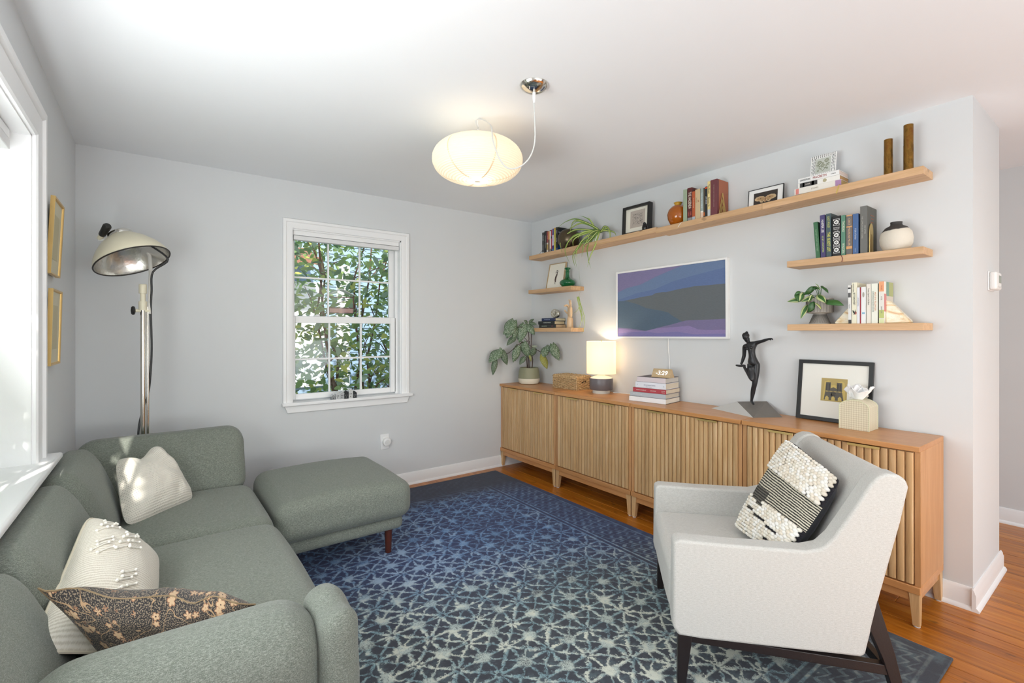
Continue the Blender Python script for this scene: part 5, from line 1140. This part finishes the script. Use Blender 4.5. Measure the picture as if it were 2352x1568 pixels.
MB().lathe([(.1057, .0551), (.105, .08), (.100, .12), (.090, .158), (.087, .160), (.083, .158), (.083, .14), (0, .138)], 44).build('glazed_upper', plain('#8e8f74', .5, var=.03), pot)
MB().lathe([(.083, .141), (0, .143)], 24).build('soil', plain('#2e231b', .95, bump=.6, bscale=120), t)
stm = plain('#3d2a22', .6)
off = Vector(t.location)
for s_ in BST:
    pts = [Vector(p) - off for p in s_]; pts[0].z = max(.14, min(pts[0].z, .16)) if pts[0].z < .25 else pts[0].z
    if pts[0].z < .2: pts[0] = Vector((max(-.06, min(.06, pts[0].x)), max(-.06, min(.06, pts[0].y)), .14))
    MB().tube(pts, [.0055 - .003 * k / len(pts) for k in range(len(pts))] if pts[0].z < .2 else .003, 7).build('stem', stm, t)
for k, (b0, t0, w_, kd) in enumerate(BEG):
    leaf_between('leaf', b0, t0, w_, BM[kd], t, 'wing', .07, math.sin(k * 2.3) * .35, midrib=rib, off=off)
# spider plant
t = thing('spider_plant', 'spider plant with long arching striped leaves trailing over the long shelf', 'potted plant', (3.03, 2.87, ztop(2.87)))
MB().lathe([(.036, 0), (.042, .004), (.052, .075), (.053, .082), (.048, .082), (.045, .070), (0, .068)], 32).build('pot', M['white'], t)
sg = [plain('#6f9440', .5), plain('#8fae4e', .5), plain('#5b7a3c', .5)]; sy_ = plain('#c6cf7a', .5)
def catmull(P, n=6):
    P = [Vector(p) for p in P]; P = [P[0] * 2 - P[1]] + P + [P[-1] * 2 - P[-2]]; out = []
    for i in range(1, len(P) - 2):
        for k in range(n):
            s_ = k / n; a, b_, c_, d_ = P[i - 1], P[i], P[i + 1], P[i + 2]
            out.append(.5 * ((2 * b_) + (c_ - a) * s_ + (2 * a - 5 * b_ + 4 * c_ - d_) * s_ ** 2 + (3 * b_ - a - 3 * c_ + d_) * s_ ** 3))
    out.append(P[-2]); return out
def strap(name, pts, w, mats, parent, taper0=.6):
    P = catmull(pts, 7); m = len(P); b = MB(); vs = []
    for i, p in enumerate(P):
        d_ = (P[min(i + 1, m - 1)] - P[max(0, i - 1)]).normalized(); sd = d_.cross(-view - Vector((0, 0, .15))).normalized(); u = i / (m - 1)
        hw = w / 2 * min(1, taper0 + u * 3) * (1 - u ** 2.2) + .0003; nr = sd.cross(d_)
        for j in range(4): s_ = -1 + 2 * j / 3; vs.append(p + sd * hw * s_ + nr * hw * .35 * (1 - abs(s_)))
    b.v = vs
    for i in range(m - 1):
        for j in range(3): b.f.append([i * 4 + j, i * 4 + j + 1, i * 4 + 5 + j, i * 4 + 4 + j]); b.mi.append(1 if j == 1 else 0)
    o = b.build(name, mats, parent, ang=80); s_ = o.modifiers.new('thickness', 'SOLIDIFY'); s_.thickness = .0006; return o
cr = Vector((3.02, 2.875, ztop(2.87) + .098)); off = Vector(t.location); rnd = random.Random(4)
for k, s_ in enumerate(SPI):
    n_ = len(s_); xs_out = (2.995, 2.945, 2.912, 2.905) if s_[-1][1] < 2.12 else (3.01, 2.985, 2.965, 2.955)
    if s_[-1][1] > 2.28 or s_[-1][0] < 2.75: xs_out = (3.02, 3.01, 3.0, 2.99)
    pts = [cr - off + Vector((0, 0, -.03))] + [Vector((xs_out[i] - .004 * (k % 4), s_[i][0], s_[i][1])) - off for i in range(n_)]
    strap('leaf', pts, .0115 + .004 * (k % 3), [sg[k % 3], sy_ if k % 3 else sg[1]], t)
b0 = Vector((2.91, BAB[0][0][0], BAB[0][0][1])) - off
MB().tube([Vector((2.91, y, z)) - off for y, z in [(2.93, 2.19), (2.95, 2.10)] + THR], .0006, 5).build('runner', plain('#9aa58a', .6), t)
bbp = MB().tube([b0 + Vector((0, 0, .006)), b0 - Vector((0, 0, .006))], .003, 6).build('plantlet', sg[1], t)
for k, s_ in enumerate(BAB): strap('plantlet_leaf', [Vector((2.912 - .006 * k, y, z)) - off for y, z in s_], .0055, [sg[1], sy_], bbp, .9)
# philodendron in ribbed pedestal pot
t = thing('potted_philodendron', 'small trailing plant with cream-edged leaves in a ribbed grey pedestal pot', 'potted plant', (3.022, 1.142, SL))
rp = plain('#b3ada4', .6); rd_ = plain('#6d6963', .7)
pot = MB().lathe([(.051, 0), (.052, .004), (.030, .056), (.031, .060), (.051, .062), (.064, .064), (.066, .066), (.0665, .142), (.067, .144), (.060, .144), (.058, .12), (0, .118)], 48).build('pot', rp, t)
b = MB()
for k in range(60):
    a = 2 * math.pi * k / 60; ca, sa = math.cos(a), math.sin(a); wv = .0011
    for (r0, z0, r1, z1) in ((.0515, .006, .0315, .055), (.0668, .067, .0673, .141)):
        vs = []
        for (r_, z) in ((r0, z0), (r1, z1)):
            for s_, dr in ((-1, -.001), (-1, .0008), (1, .0008), (1, -.001)): vs.append(((r_ + dr) * ca - s_ * wv * sa, (r_ + dr) * sa + s_ * wv * ca, z))
        b.add(vs, [(0, 1, 5, 4), (1, 2, 6, 5), (2, 3, 7, 6), (0, 3, 2, 1), (4, 5, 6, 7)])
o = b.build('ribs', rd_, pot); o['kind'] = 'stuff'
PM = [plain('#3f6d35', .35, var=.15), plain('#2f5a2c', .35, var=.15), plain('#a9b54a', .4)]; pmg = plain('#c3cd92', .4); off = Vector(t.location)
for k, (b0, t0, w_, kd) in enumerate(PHI):
    bp = Vector((2.965 - .004 * (k % 4), b0[0], b0[1])); tp = Vector((2.945 - .003 * (k % 5), t0[0], t0[1]))
    leaf_between('leaf', bp, tp, w_, PM[kd], t, 'heart', .10, math.sin(k * 1.7) * .5, margin=pmg if k % 2 == 0 or kd == 2 else None, off=off)
    MB().tube([(0, 0, .12), (bp - off) * .55 + Vector((0, 0, .075)), bp - off], .0016, 5).build('stem', PM[0], t)

# ---------------------------------------------------------------- table lamp
LX, LY = 2.972, 2.760
t = thing('table_lamp', 'lit table lamp with white drum shade and grey and white ceramic base', 'lamp', (LX, LY, CT))
cw = plain('#dedbd2', .5)
MB().lathe([(.070, 0), (.071, .003), (.070, .026), (0, .027)], 48).build('foot', cw, t)
MB().lathe([(.078, .026), (.091, .029), (.0955, .036), (.0965, .118), (.093, .124), (.085, .126)], 48).build('body', plain('#6a666a', .35), t)
MB().lathe([(.092, .1235), (.086, .130), (.060, .140), (.034, .146), (.030, .150), (.029, .168)], 48).build('shoulder', cw, t)
MB().lathe([(.0285, .149), (.0285, .182), (.012, .183), (.010, .22), (0, .22)], 32).build('neck', plain('#b3a894', .5), t)
q = NT('lit_linen_shade'); tr = q.node('ShaderNodeBsdfTranslucent', {'Color': lin('#fff3df')}); q.set(color='#fbf5ea', rough=.9, emit='#ffe9c8', es=.55)
mx = q.node('ShaderNodeMixShader', {0: .55, 1: q.b.outputs[0], 2: tr.outputs[0]}); q.l.new(mx.outputs[0], q.n['Material Output'].inputs[0]); shm = q.m
MB().shell([(.1185, .162), (.1200, .162), (.1200, .430), (.1185, .430), (.1185, .162)], 64).build('shade', shm, t)
b = MB()
for a in range(3): b.tube([(.118 * math.cos(a * 2.094), .118 * math.sin(a * 2.094), .418), (0, 0, .412)], .0014, 5)
b.tube([(0, 0, .40), (0, 0, .436)], .004, 8); b.build('spider', M['brass'], t)
q = NT('lit_bulb'); q.set(color='#ffffff', emit='#ffe0b0', es=4.0)
MB().ball((0, 0, .29), (.028, .028, .034), 16, 10).build('bulb', q.m, t)
lamp('table_lamp_bulb', 'POINT', (LX, LY, CT + .345), 3.2, (1, .82, .6), radius=.022)
tag(MB().tube([(0, 0, 0), (.02, -.05, 0), (.03, -.12, .0), (.028, -.2, 0), (.06, -.24, 0)], .003, 6).build('power_cable', M['white'], loc=(3.05, 2.70, CT + .0032)), 'short white lamp cable lying on the sideboard behind the lamp base', 'cable')
# ---------------------------------------------------------------- pendant lantern
HX, HY = 1.366, 2.149
t = thing('paper_pendant_lantern', 'lit white ribbed paper lantern hanging from a ceiling hook on a swagged cord', 'lamp', (HX, HY, 2.227))
q = NT('lit_rice_paper'); tr = q.node('ShaderNodeBsdfTranslucent', {'Color': lin('#fff6e6')})
q.set(color='#fbf6ea', rough=.9, emit='#ffedcf', es=.05); mx = q.node('ShaderNodeMixShader', {0: .6, 1: q.b.outputs[0], 2: tr.outputs[0]}); q.l.new(mx.outputs[0], q.n['Material Output'].inputs[0]); pm = q.m
prof_l = []; NR = 150
for k in range(NR + 1):
    a = -math.pi / 2 + .03 + (math.pi - .20) * k / NR; ca = math.cos(a); sa = math.sin(a)
    r_ = .238 * abs(ca) ** .78; z = .112 * (1 if sa > 0 else -1) * abs(sa) ** .95
    rp_ = .0016 * math.cos(k * 2 * math.pi / 4.3); prof_l.append((r_ + rp_ * ca, z + rp_ * sa))
MB().shell(prof_l, 72).build('paper_shade', pm, t, ang=180)
sm = NT('lantern_seam'); sm.set(color='#e9cfae', rough=.9, emit='#ffd9ae', es=.12)
for k in range(6):
    a = k * math.pi / 3 + .35; b = MB(); vs = []
    for (r_, z) in prof_l[6:-6:4]:
        for s_ in (-1, 1): vs.append(((r_ + .0012) * math.cos(a) - s_ * .0035 * math.sin(a), (r_ + .0012) * math.sin(a) + s_ * .0035 * math.cos(a), z * 1.006))
    b.add(vs, [(2 * i, 2 * i + 1, 2 * i + 3, 2 * i + 2) for i in range(len(vs) // 2 - 1)]); b.build('seam', sm.m, t)
b = MB(); b.tube([(0, -.055, .105), (0, 0, .118), (0, .055, .105)], .0015, 6); b.tube([(0, 0, .118), (0, 0, .14)], .0015, 6); b.build('wire_frame', M['chrome'], t)
q = NT('lit_lantern_bulb'); q.set(color='#ffffff', emit='#ffeccc', es=2)
MB().ball((0, 0, -.01), (.033, .033, .045), 16, 10).build('bulb', q.m, t); MB().lathe([(.018, 0), (.02, .03), (.016, .06), (0, .062)], 16, (0, 0, .03)).build('socket', M['white'], t)
lamp('lantern_bulb', 'POINT', (HX, HY, 2.18), 1.8, (1, .88, .72), radius=.03)
off = Vector(t.location)
MB().tube(catmull([Vector(p) - off for p in CORD], 4), .0033, 8).build('cord', plain('#cfcfcc', .5), t)
b = MB(); b.tube([(0, 0, .213), (0, 0, .19), (.006, 0, .18), (.010, 0, .172), (.006, 0, .163), (0, 0, .16), (-.005, 0, .165)], .0017, 6); b.build('ceiling_hook', M['white'], t)
b = MB(); b.tube([(0, .0, .166), (.004, .006, .158), (.0, .010, .150), (-.004, .004, .143), (0, 0, .137), (.006, -.004, .143), (.003, -.006, .152)], .0028, 6); b.build('cord_knot', M['white'], t)
t2 = MB().lathe([(.066, 0), (.064, -.006), (.056, -.016), (.040, -.026), (.020, -.033), (0, -.035)], 48, (1.378 - HX, 1.690 - HY, .213)).build('canopy', M['chrome'], t)
MB().lathe([(.0075, .178), (.007, .150), (.0045, .132), (0, .131)], 16, (1.378 - HX, 1.690 - HY, 0)).build('cord_grip', M['white'], t)
MB().tube([(1.340 - HX, 1.675 - HY, .195), (1.340 - HX, 1.675 - HY, .176)], .003, 8).build('screw', M['chrome'], t)
# ---------------------------------------------------------------- floor lamp in the corner
t = thing('floor_lamp', 'vintage chrome floor lamp with a cream reflector shade and black handle in the corner', 'lamp', (-.066, 3.44, 0))
P0 = Vector((-.066, 3.44, 0))
MB().lathe([(.125, 0), (.128, .006), (.11, .018), (.03, .035), (.02, .05)], 40).build('base', M['cream'], t)
MB().tube([(0, 0, .03), (0, 0, 1.46)], .0120, 20).build('pole', M['chrome'], t); MB().tube([(.023, .0, .6), (.023, 0, 1.46)], .007, 12).build('inner_rod', M['chrome'], t)
b = MB(); b.lathe([(.020, 1.44), (.020, 1.49), (.019, 1.49)], 20); b.lathe([(.019, 1.535), (.019, 1.585), (.016, 1.588), (0, 1.588)], 20); b.lathe([(.013, 1.48), (.013, 1.54)], 16); b.build('sleeve', M['cream'], t)
b = MB(); b.tube([(-.035, 0, 1.437), (.034, 0, 1.437)], .009, 12); b.build('collar', M['cream'], t)
b = MB(); b.M = Matrix.Translation((-.036, -.004, 1.437)) @ Matrix.Rotation(R(-90), 4, 'Y'); b.lathe([(.006, -.004), (.022, 0), (.026, .008), (.02, .016), (0, .019)], 20); b.build('knob', M['black'], t)
MB().tube([(.030, 0, 1.42), (.032, .01, 1.55), (.036, .03, 1.66), (.03, .07, 1.76), (-.01, .11, 1.85)], [.009, .009, .010, .009, .007], 10).build('bracket_arm', plain('#d9d6cf', .4), t)
C0 = Vector((-.108, 3.382, 1.708)) - P0; rt_ = Vector((.8033, -.5956, 0)); fwd = Vector((.5956, .8033, 0)); up_ = Vector((-.38, .30, 1)).normalized()
xa = (rt_ - up_ * rt_.dot(up_)).normalized(); MS = frame3(C0, xa, up_.cross(xa)); 
b = MB(); b.M = MS; b.shell([(a_ * .835, z_ * .88) for a_, z_ in [(.2135, 0), (.2125, .012), (.200, .045), (.174, .085), (.135, .128), (.098, .158), (.078, .170), (.070, .176)]], 64); b.build('shade', M['cream'], t)
q = NT('hammered_reflector'); o = q.coord(); q.set(color='#d4d2cc', metal=.9, rough=.24); q.bump(q.noise(o, 60, 3), .25, .004)
b = MB(); b.M = MS; b.shell([(a_ * .835, z_ * .88) for a_, z_ in [(.069, .172), (.077, .167), (.097, .155), (.133, .125), (.172, .082), (.198, .043), (.2105, .011), (.2115, 0)]], 64); b.build('reflector', q.m, t)
b = MB(); b.M = MS; b.tube([(.178 * math.cos(a * math.pi / 24), .178 * math.sin(a * math.pi / 24), 0) for a in range(49)], .0035, 8, caps=False); b.build('rim', plain('#2a2420', .5), t)
b = MB(); b.M = MS; b.lathe([(.058, .153), (.060, .158), (.058, .172), (.048, .180), (.025, .190), (0, .193)], 32); b.build('vent_cap', M['chrome'], t)
b = MB(); b.M = MS; b.lathe([(0, .075), (.025, .08), (.03, .10), (.018, .14), (.018, .15)], 20); b.build('bulb', plain('#e9e9e6', .15), t)
hb = C0 + rt_ * -.150 + Vector((0, 0, .118)) - fwd * .04; he = C0 + rt_ * -.072 + Vector((0, 0, .182)) - fwd * .08
b = MB(); b.tube([hb, hb + (he - hb) * .25], .0135, 14); b.build('handle_ferrule', M['cream'], t)
b = MB(); b.tube([hb + (he - hb) * .25, hb + (he - hb) * .3, he - (he - hb) * .08, he], [.013, .0165, .0195, .015], 16); b.build('handle', plain('#23221f', .45), t)
MB().tube([hb + Vector((-.004, 0, -.008)), C0 + rt_ * -.11 + Vector((0, 0, .115)) - fwd * .03, C0 + up_ * .16], .007, 10).build('handle_bracket', M['white'], t)
b = MB(); b.tube(catmull([C0 + up_ * .12 + rt_ * .09 + fwd * .06, C0 + rt_ * .10 + fwd * .13 + Vector((0, 0, .03)), Vector((.046, -.01, 1.66)), Vector((.040, -.005, 1.55)), Vector((.036, 0, 1.44)), Vector((.040, 0, 1.22)), Vector((.033, 0, 1.05)), Vector((.022, .01, .95)), Vector((-.006, .022, .85)), Vector((-.022, .01, .70)), Vector((-.02, .02, .3)), Vector((-.03, .04, .05))], 5), .0055, 8); b.build('cord', M['black'], t)
# ---------------------------------------------------------------- wicker basket
t = thing('wicker_basket', 'lidded rectangular wicker basket beside the table lamp', 'basket', (3.003, 3.148, CT))
hx, hy, hz = .084, .152, .098
q = NT('seagrass'); n = q.noise(q.coord(), 70, 3, .7); q.set(color=q.ramp(n, [(.3, '#9a7750'), (.5, '#cfae80'), (.7, '#ecd3a8')]), rough=.75); q.bump(n, .4, .002); wick = q.m
MB().box(-hx + .004, hx - .004, -hy + .004, hy - .004, 0, hz).build('liner', plain('#5b4126', .9), t)
b = MB(); rows = 10
for r_ in range(rows):
    z = .004 + r_ * (hz - .006) / (rows - 1)
    pts = []
    per = []
    seg = .0135
    def edge_(x0, y0, x1, y1):
        L_ = math.hypot(x1 - x0, y1 - y0); n_ = max(2, int(round(L_ / seg))); 
        for i in range(n_): per.append((x0 + (x1 - x0) * i / n_, y0 + (y1 - y0) * i / n_, (y1 - y0) / L_, -(x1 - x0) / L_))
    edge_(-hx, -hy, hx, -hy); edge_(hx, -hy, hx, hy); edge_(hx, hy, -hx, hy); edge_(-hx, hy, -hx, -hy)
    N_ = len(per)
    for i, (x, y, nx, ny) in enumerate(per):
        if -.02 < y and False: pass
        d_ = .0022 * math.sin(math.pi * i + math.pi * r_ + .0) if False else (.0042 if (i // 2 + r_) % 2 else -.0022)
        pts.append((x + nx * d_, y + ny * d_, z))
    pts.append(pts[0]); b.tube(pts, .0048, 6, caps=False)
o = b.build('woven_strands', wick, t, ang=180); o['kind'] = 'stuff'
b = MB()
for sx in (-1, 1):
    for sy in (-1, 1): b.tube([(sx * hx, sy * hy, 0), (sx * hx, sy * hy, hz)], .0048, 6)
b.build('corner_stakes', wick, t)
lid = MB().box(-hx - .003, hx + .003, -hy - .003, hy + .003, hz + .002, hz + .018).build('lid', wick, t, bev=.004)
b = MB()
for i in range(15):
    x = -hx + i * (2 * hx) / 14; b.tube([(x, -hy + j * (2 * hy) / 24, hz + .0185 + (.0032 if (i + j // 2) % 2 else -.0016)) for j in range(25)], .0056, 6)
for z in (hz + .005, hz + .0125):
    per = [(-hx - .004, -hy - .004), (hx + .004, -hy - .004), (hx + .004, hy + .004), (-hx - .004, hy + .004), (-hx - .004, -hy - .004)]; pts = []
    for k in range(4):
        for i in range(14): f = i / 14; pts.append((per[k][0] * (1 - f) + per[k + 1][0] * f + (.0012 if i % 2 else 0), per[k][1] * (1 - f) + per[k + 1][1] * f + (.0012 if i % 2 else 0), z))
    b.tube(pts, .0036, 5)
o = b.build('lid_weave', wick, lid, ang=180); o['kind'] = 'stuff'
MB().box(-.03, .022, -hy - .0055, -hy + .0005, .058, .080).build('handle_hole', plain('#1d140c', .9), t)
b = MB(); b.tube([(-.034, -hy - .006, .055), (-.034, -hy - .007, .084), (.026, -hy - .007, .084), (.026, -hy - .006, .055), (-.034, -hy - .006, .055)], .0036, 6); b.tube([(-.012, -hy - .0065, .060), (.0, -hy - .008, .070), (.006, -hy - .0065, .078)], .0018, 5); b.build('handle_rim', wick, t)
# ---------------------------------------------------------------- tissue box
t = thing('tissue_box', 'cream woven-pattern tissue box with a tissue pulled up, in front of the large black frame', 'tissue box', (2.966, .938, CT))
q = NT('woven_leather'); o = q.coord(); bt = q.node('ShaderNodeTexBrick', {'Vector': q.coord(rot=(R(45), 0, 0)), 'Scale': 90.0}); bt.inputs['Color1'].default_value = lin('#dcd3bb'); bt.inputs['Color2'].default_value = lin('#d2c8ae'); bt.inputs['Mortar'].default_value = lin('#b9ae92'); bt.inputs['Mortar Size'].default_value = .03
ck = q.node('ShaderNodeTexChecker', {'Vector': q.coord(rot=(R(45), 0, R(0))), 'Scale': 130.0}); ck.inputs['Color1'].default_value = lin('#dfd6be'); ck.inputs['Color2'].default_value = lin('#cbc0a4')
q.set(color=ck.outputs[0], rough=.6); q.bump(ck.outputs[1], .4, .002); tb = q.m
prof_t = [(-.066, 0), (-.066, .122), (-.058, .135), (-.040, .147), (-.018, .154), (.0, .156), (.018, .154), (.040, .147), (.058, .135), (.066, .122), (.066, 0)]
b = MB(); b.prism(prof_t, 'x', -.064, .064); b.build('cover', tb, t, bev=.002, fix=True)
pg = plain('#d9dcb9', .6)
for x in (-.064, .064): b = MB(); b.tube([(x, y, z) for y, z in prof_t], .0018, 6); b.build('edging', pg, t)
def tissue(u, v):
    a = u * 2 * math.pi; r_ = .012 + .045 * v ** .8 * (1 + .35 * math.sin(2 * a + .6)) + .006 * math.sin(9 * a) * v
    return (r_ * .55 * math.cos(a), r_ * 1.25 * math.sin(a), .150 + v * (.072 + .016 * math.sin(3 * a + 1)) - .01 * v * v + .004 * math.sin(11 * a) * v)
b = MB(); b.grid(tissue, 72, 10); o = b.build('tissue', plain('#fbfbfa', .9), t, ang=180); s_ = o.modifiers.new('thickness', 'SOLIDIFY'); s_.thickness = .0008
b = MB(); b.grid(lambda u, v: ((u - .5) * .05 + .008 * math.sin(v * 7), (v - .5) * .075, .205 + .020 * math.sin(v * 9 + u * 3) - .05 * (v - .5) ** 2 * 8 * .3 + .008 * math.cos(u * 9)), 14, 18); o = b.build('tissue_fold', plain('#fbfbfa', .9), t, ang=180); s_ = o.modifiers.new('thickness', 'SOLIDIFY'); s_.thickness = .0008
# ---------------------------------------------------------------- little houses on the sill
g_ = .790
for k, (w_, h_, dark, lb) in enumerate(((.030, .040, '#8f9294', 'smallest grey house figurine at the left of the row on the window sill'), (.034, .058, '#c7c9ca', 'pale house figurine with white roof, second from left on the sill'), (.032, .058, '#b4b6b8', 'light grey house figurine, third from left on the sill'), (.032, .060, '#2b2d30', 'black house figurine between two pale ones on the sill'), (.034, .074, '#cfcfcd', 'tallest pale house figurine with black windows on the sill'), (.030, .052, '#303236', 'black house figurine at the right end of the row on the sill'))):
    x = 1.082 + k * .0335; t = thing('house_figurine', lb, 'figurine', (x, 3.822, g_)); e_ = h_ - w_ * .5
    b = MB(); b.prism([(0, 0), (w_, 0), (w_, e_), (w_ / 2, h_), (0, e_)], 'y', -.014, .014); b.build('house_body', plain(dark, .7), t, fix=True)
    b = MB(); b.prism([(-.0015, e_ - .001), (w_ / 2, h_), (w_ + .0015, e_ - .001), (w_ + .0015, e_ + .002), (w_ / 2, h_ + .0035), (-.0015, e_ + .002)], 'y', -.0155, .0155); b.build('roof', plain('#e6e6e4' if dark not in ('#2b2d30', '#303236') else '#26282b', .6), t, fix=True)
    for (fx, fz) in (((.3, .55), (.65, .55), (.45, .2)) if h_ > .05 else ((.5, .3),)):
        MB().box(w_ * fx - .0025, w_ * fx + .0025, -.0146, -.0138, e_ * fz, e_ * fz + .007).build('window', plain('#1e1e1e' if dark not in ('#2b2d30', '#303236') else '#8a8a8a', .5), t)
# ---------------------------------------------------------------- bronze dancer
t = thing('dancer_sculpture', 'dark bronze nude dancer holding one foot, standing on a wedge-shaped base', 'sculpture', (2.97, 1.55, CT))
off = Vector(t.location)
A_, B_, C_, D_ = Vector((2.965, 1.770, CT)) - off, Vector((2.838, 1.427, CT)) - off, Vector((2.992, 1.331, CT)) - off, Vector((3.09, 1.60, CT)) - off
r1 = Vector((3.0, 1.612, CT + .060)) - off; r2 = Vector((3.088, 1.468, .879)) - off
b = MB(); b.add([A_, B_, C_, D_, r1, r2], [(0, 1, 4), (1, 2, 5, 4), (2, 3, 5), (3, 0, 4, 5), (0, 3, 2, 1)])
b.mi = [0, 1, 1, 0, 1]
b.build('base', [plain('#c9c8c4', .55, bump=.5, bscale=90), plain('#75706a', .6, var=.12, bump=.6, bscale=90)], t, ang=27, fix=True)
bz = plain('#2c2c2e', .38, .3, var=.08)
def P3(y, z, x=3.0): return Vector((x, y, z)) - off
J = {'pel': P3(1.501, 1.128, 2.995), 'wai': P3(1.512, 1.168, 2.992), 'che': P3(1.516, 1.205, 2.990), 'uch': P3(1.521, 1.234, 2.992), 'nec': P3(1.534, 1.250, 2.992), 'hea0': P3(1.541, 1.264, 2.988), 'hea1': P3(1.546, 1.284, 2.985),
 'lsh': P3(1.488, 1.248, 2.99), 'lel': P3(1.440, 1.260, 2.975), 'lwr': P3(1.401, 1.272, 2.962), 'lha': P3(1.385, 1.276, 2.958),
 'rsh': P3(1.561, 1.228, 2.996), 'rel': P3(1.568, 1.164, 3.003), 'rwr': P3(1.581, 1.118, 3.0), 'rha': P3(1.588, 1.108, 2.998),
 'lhi': P3(1.487, 1.112, 2.996), 'lkn': P3(1.492, .990, 2.985), 'lca': P3(1.503, .962, 2.992), 'lan': P3(1.514, .893, 2.992), 
 'rhi': P3(1.518, 1.110, 2.990), 'rkn': P3(1.490, 1.012, 2.955), 'rca': P3(1.520, 1.050, 2.975), 'ran': P3(1.560, 1.095, 2.985)}
foot_l = [J['lan'] , P3(1.516, .876, 2.993), P3(1.503, .872, 2.975), P3(1.480, .868, 2.955)]
chains = [(['pel', 'wai', 'che', 'uch', 'nec', 'hea0', 'hea1'], [(.028, .020), (.0195, .016), (.026, .019), (.024, .017), (.0095, .0095), (.014, .015), (.0165, .0185)])]
me = bpy.data.meshes.new('figure'); V_ = []; E_ = []; RAD = []; ix = {}
def addj(key, r_, pos=None):
    ix[key] = len(V_); V_.append(tuple(pos if pos is not None else J[key])); RAD.append(r_ if isinstance(r_, tuple) else (r_, r_))
for k_, r_ in (('pel', (.027, .022)), ('wai', (.020, .017)), ('che', (.026, .020)), ('uch', (.023, .017)), ('nec', .0095), ('hea0', .014), ('hea1', .018), ('lsh', .0125), ('lel', .0085), ('lwr', .006), ('lha', .0062), ('rsh', .0125), ('rel', .0095), ('rwr', .0065), ('rha', .0068), ('lhi', .0215), ('lkn', .0125), ('lca', .0130), ('lan', .0068), ('rhi', .0215), ('rkn', .0130), ('rca', .0125), ('ran', .0068)): addj(k_, r_)
addj('lel2', .0098, J['lsh'].lerp(J['lel'], .5)); addj('lfo', .0085, J['lel'].lerp(J['lwr'], .35)); addj('rup', .0105, J['rsh'].lerp(J['rel'], .5)); addj('rfo', .0095, J['rel'].lerp(J['rwr'], .35))
addj('lth', .018, J['lhi'].lerp(J['lkn'], .5)); addj('rth', .018, J['rhi'].lerp(J['rkn'], .5)); addj('hee', .0075, P3(1.517, .880, 2.995)); addj('bal', .0068, P3(1.497, .8745, 2.972)); addj('toe', .0045, P3(1.482, .870, 2.955))
addj('rhe', .0080, P3(1.556, 1.104, 2.99)); addj('rba', .0065, P3(1.585, 1.100, 2.985)); addj('rto', .0045, P3(1.612, 1.103, 2.98))
addj('fin', .0035, P3(1.372, 1.276, 2.952)); addj('fi2', .0025, P3(1.366, 1.268, 2.950)); addj('thu', .0025, P3(1.380, 1.266, 2.955)); addj('shn', .011, J['lca'].lerp(J['lan'], .5))
for a_, b_ in (('pel', 'wai'), ('wai', 'che'), ('che', 'uch'), ('uch', 'nec'), ('nec', 'hea0'), ('hea0', 'hea1'), ('uch', 'lsh'), ('lsh', 'lel2'), ('lel2', 'lel'), ('lel', 'lfo'), ('lfo', 'lwr'), ('lwr', 'lha'), ('lha', 'fin'), ('fin', 'fi2'), ('lha', 'thu'), ('uch', 'rsh'), ('rsh', 'rup'), ('rup', 'rel'), ('rel', 'rfo'), ('rfo', 'rwr'), ('rwr', 'rha'),
    ('pel', 'lhi'), ('lhi', 'lth'), ('lth', 'lkn'), ('lkn', 'lca'), ('lca', 'shn'), ('shn', 'lan'), ('lan', 'hee'), ('hee', 'bal'), ('bal', 'toe'), ('pel', 'rhi'), ('rhi', 'rth'), ('rth', 'rkn'), ('rkn', 'rca'), ('rca', 'ran'), ('ran', 'rhe'), ('rhe', 'rba'), ('rba', 'rto')): E_.append((ix[a_], ix[b_]))
me.from_pydata(V_, E_, []); me.materials.append(bz)
fo = bpy.data.objects.new('figure', me); COL.objects.link(fo); fo.parent = t
md = fo.modifiers.new('skin', 'SKIN'); sv = me.skin_vertices[0].data
for i_, r_ in enumerate(RAD): sv[i_].radius = (r_[0] * 1.22, r_[1] * 1.22)
sv[0].use_root = True; md.use_smooth_shade = True; md.branch_smoothing = .3
s_ = fo.modifiers.new('sub', 'SUBSURF'); s_.levels = 2; s_.render_levels = 2
b = MB(); b.ball(J['hea1'] + Vector((-.002, .001, .002)), (.0205, .0195, .0235), 20, 14)
hd = b.build('head', bz, t); n_ = MB(); 
hc = J['hea1'] + Vector((-.004, .001, .003))
n_.add([hc + Vector(p) for p in ((-.0165, -.003, .004), (-.0165, .003, .004), (-.016, 0, -.006), (-.0215, 0, -.004))], [(0, 1, 3), (1, 2, 3), (2, 0, 3), (0, 2, 1)]); n_.build('nose', bz, hd)
b = MB(); b.ball(hc + Vector((.005, .002, .006)), (.0215, .0215, .0205), 18, 12); b.ball(hc + Vector((.006, -.004, .025)), (.009, .009, .008), 12, 8); b.build('hair', plain('#262628', .5, .3, bump=.8, bscale=220), hd)
for (y, z) in ((1.505, 1.219), (1.532, 1.213)):
    b = MB(); b.ball(P3(y, z, 2.970), (.0105, .0098, .0098), 12, 8); b.build('chest', bz, t)
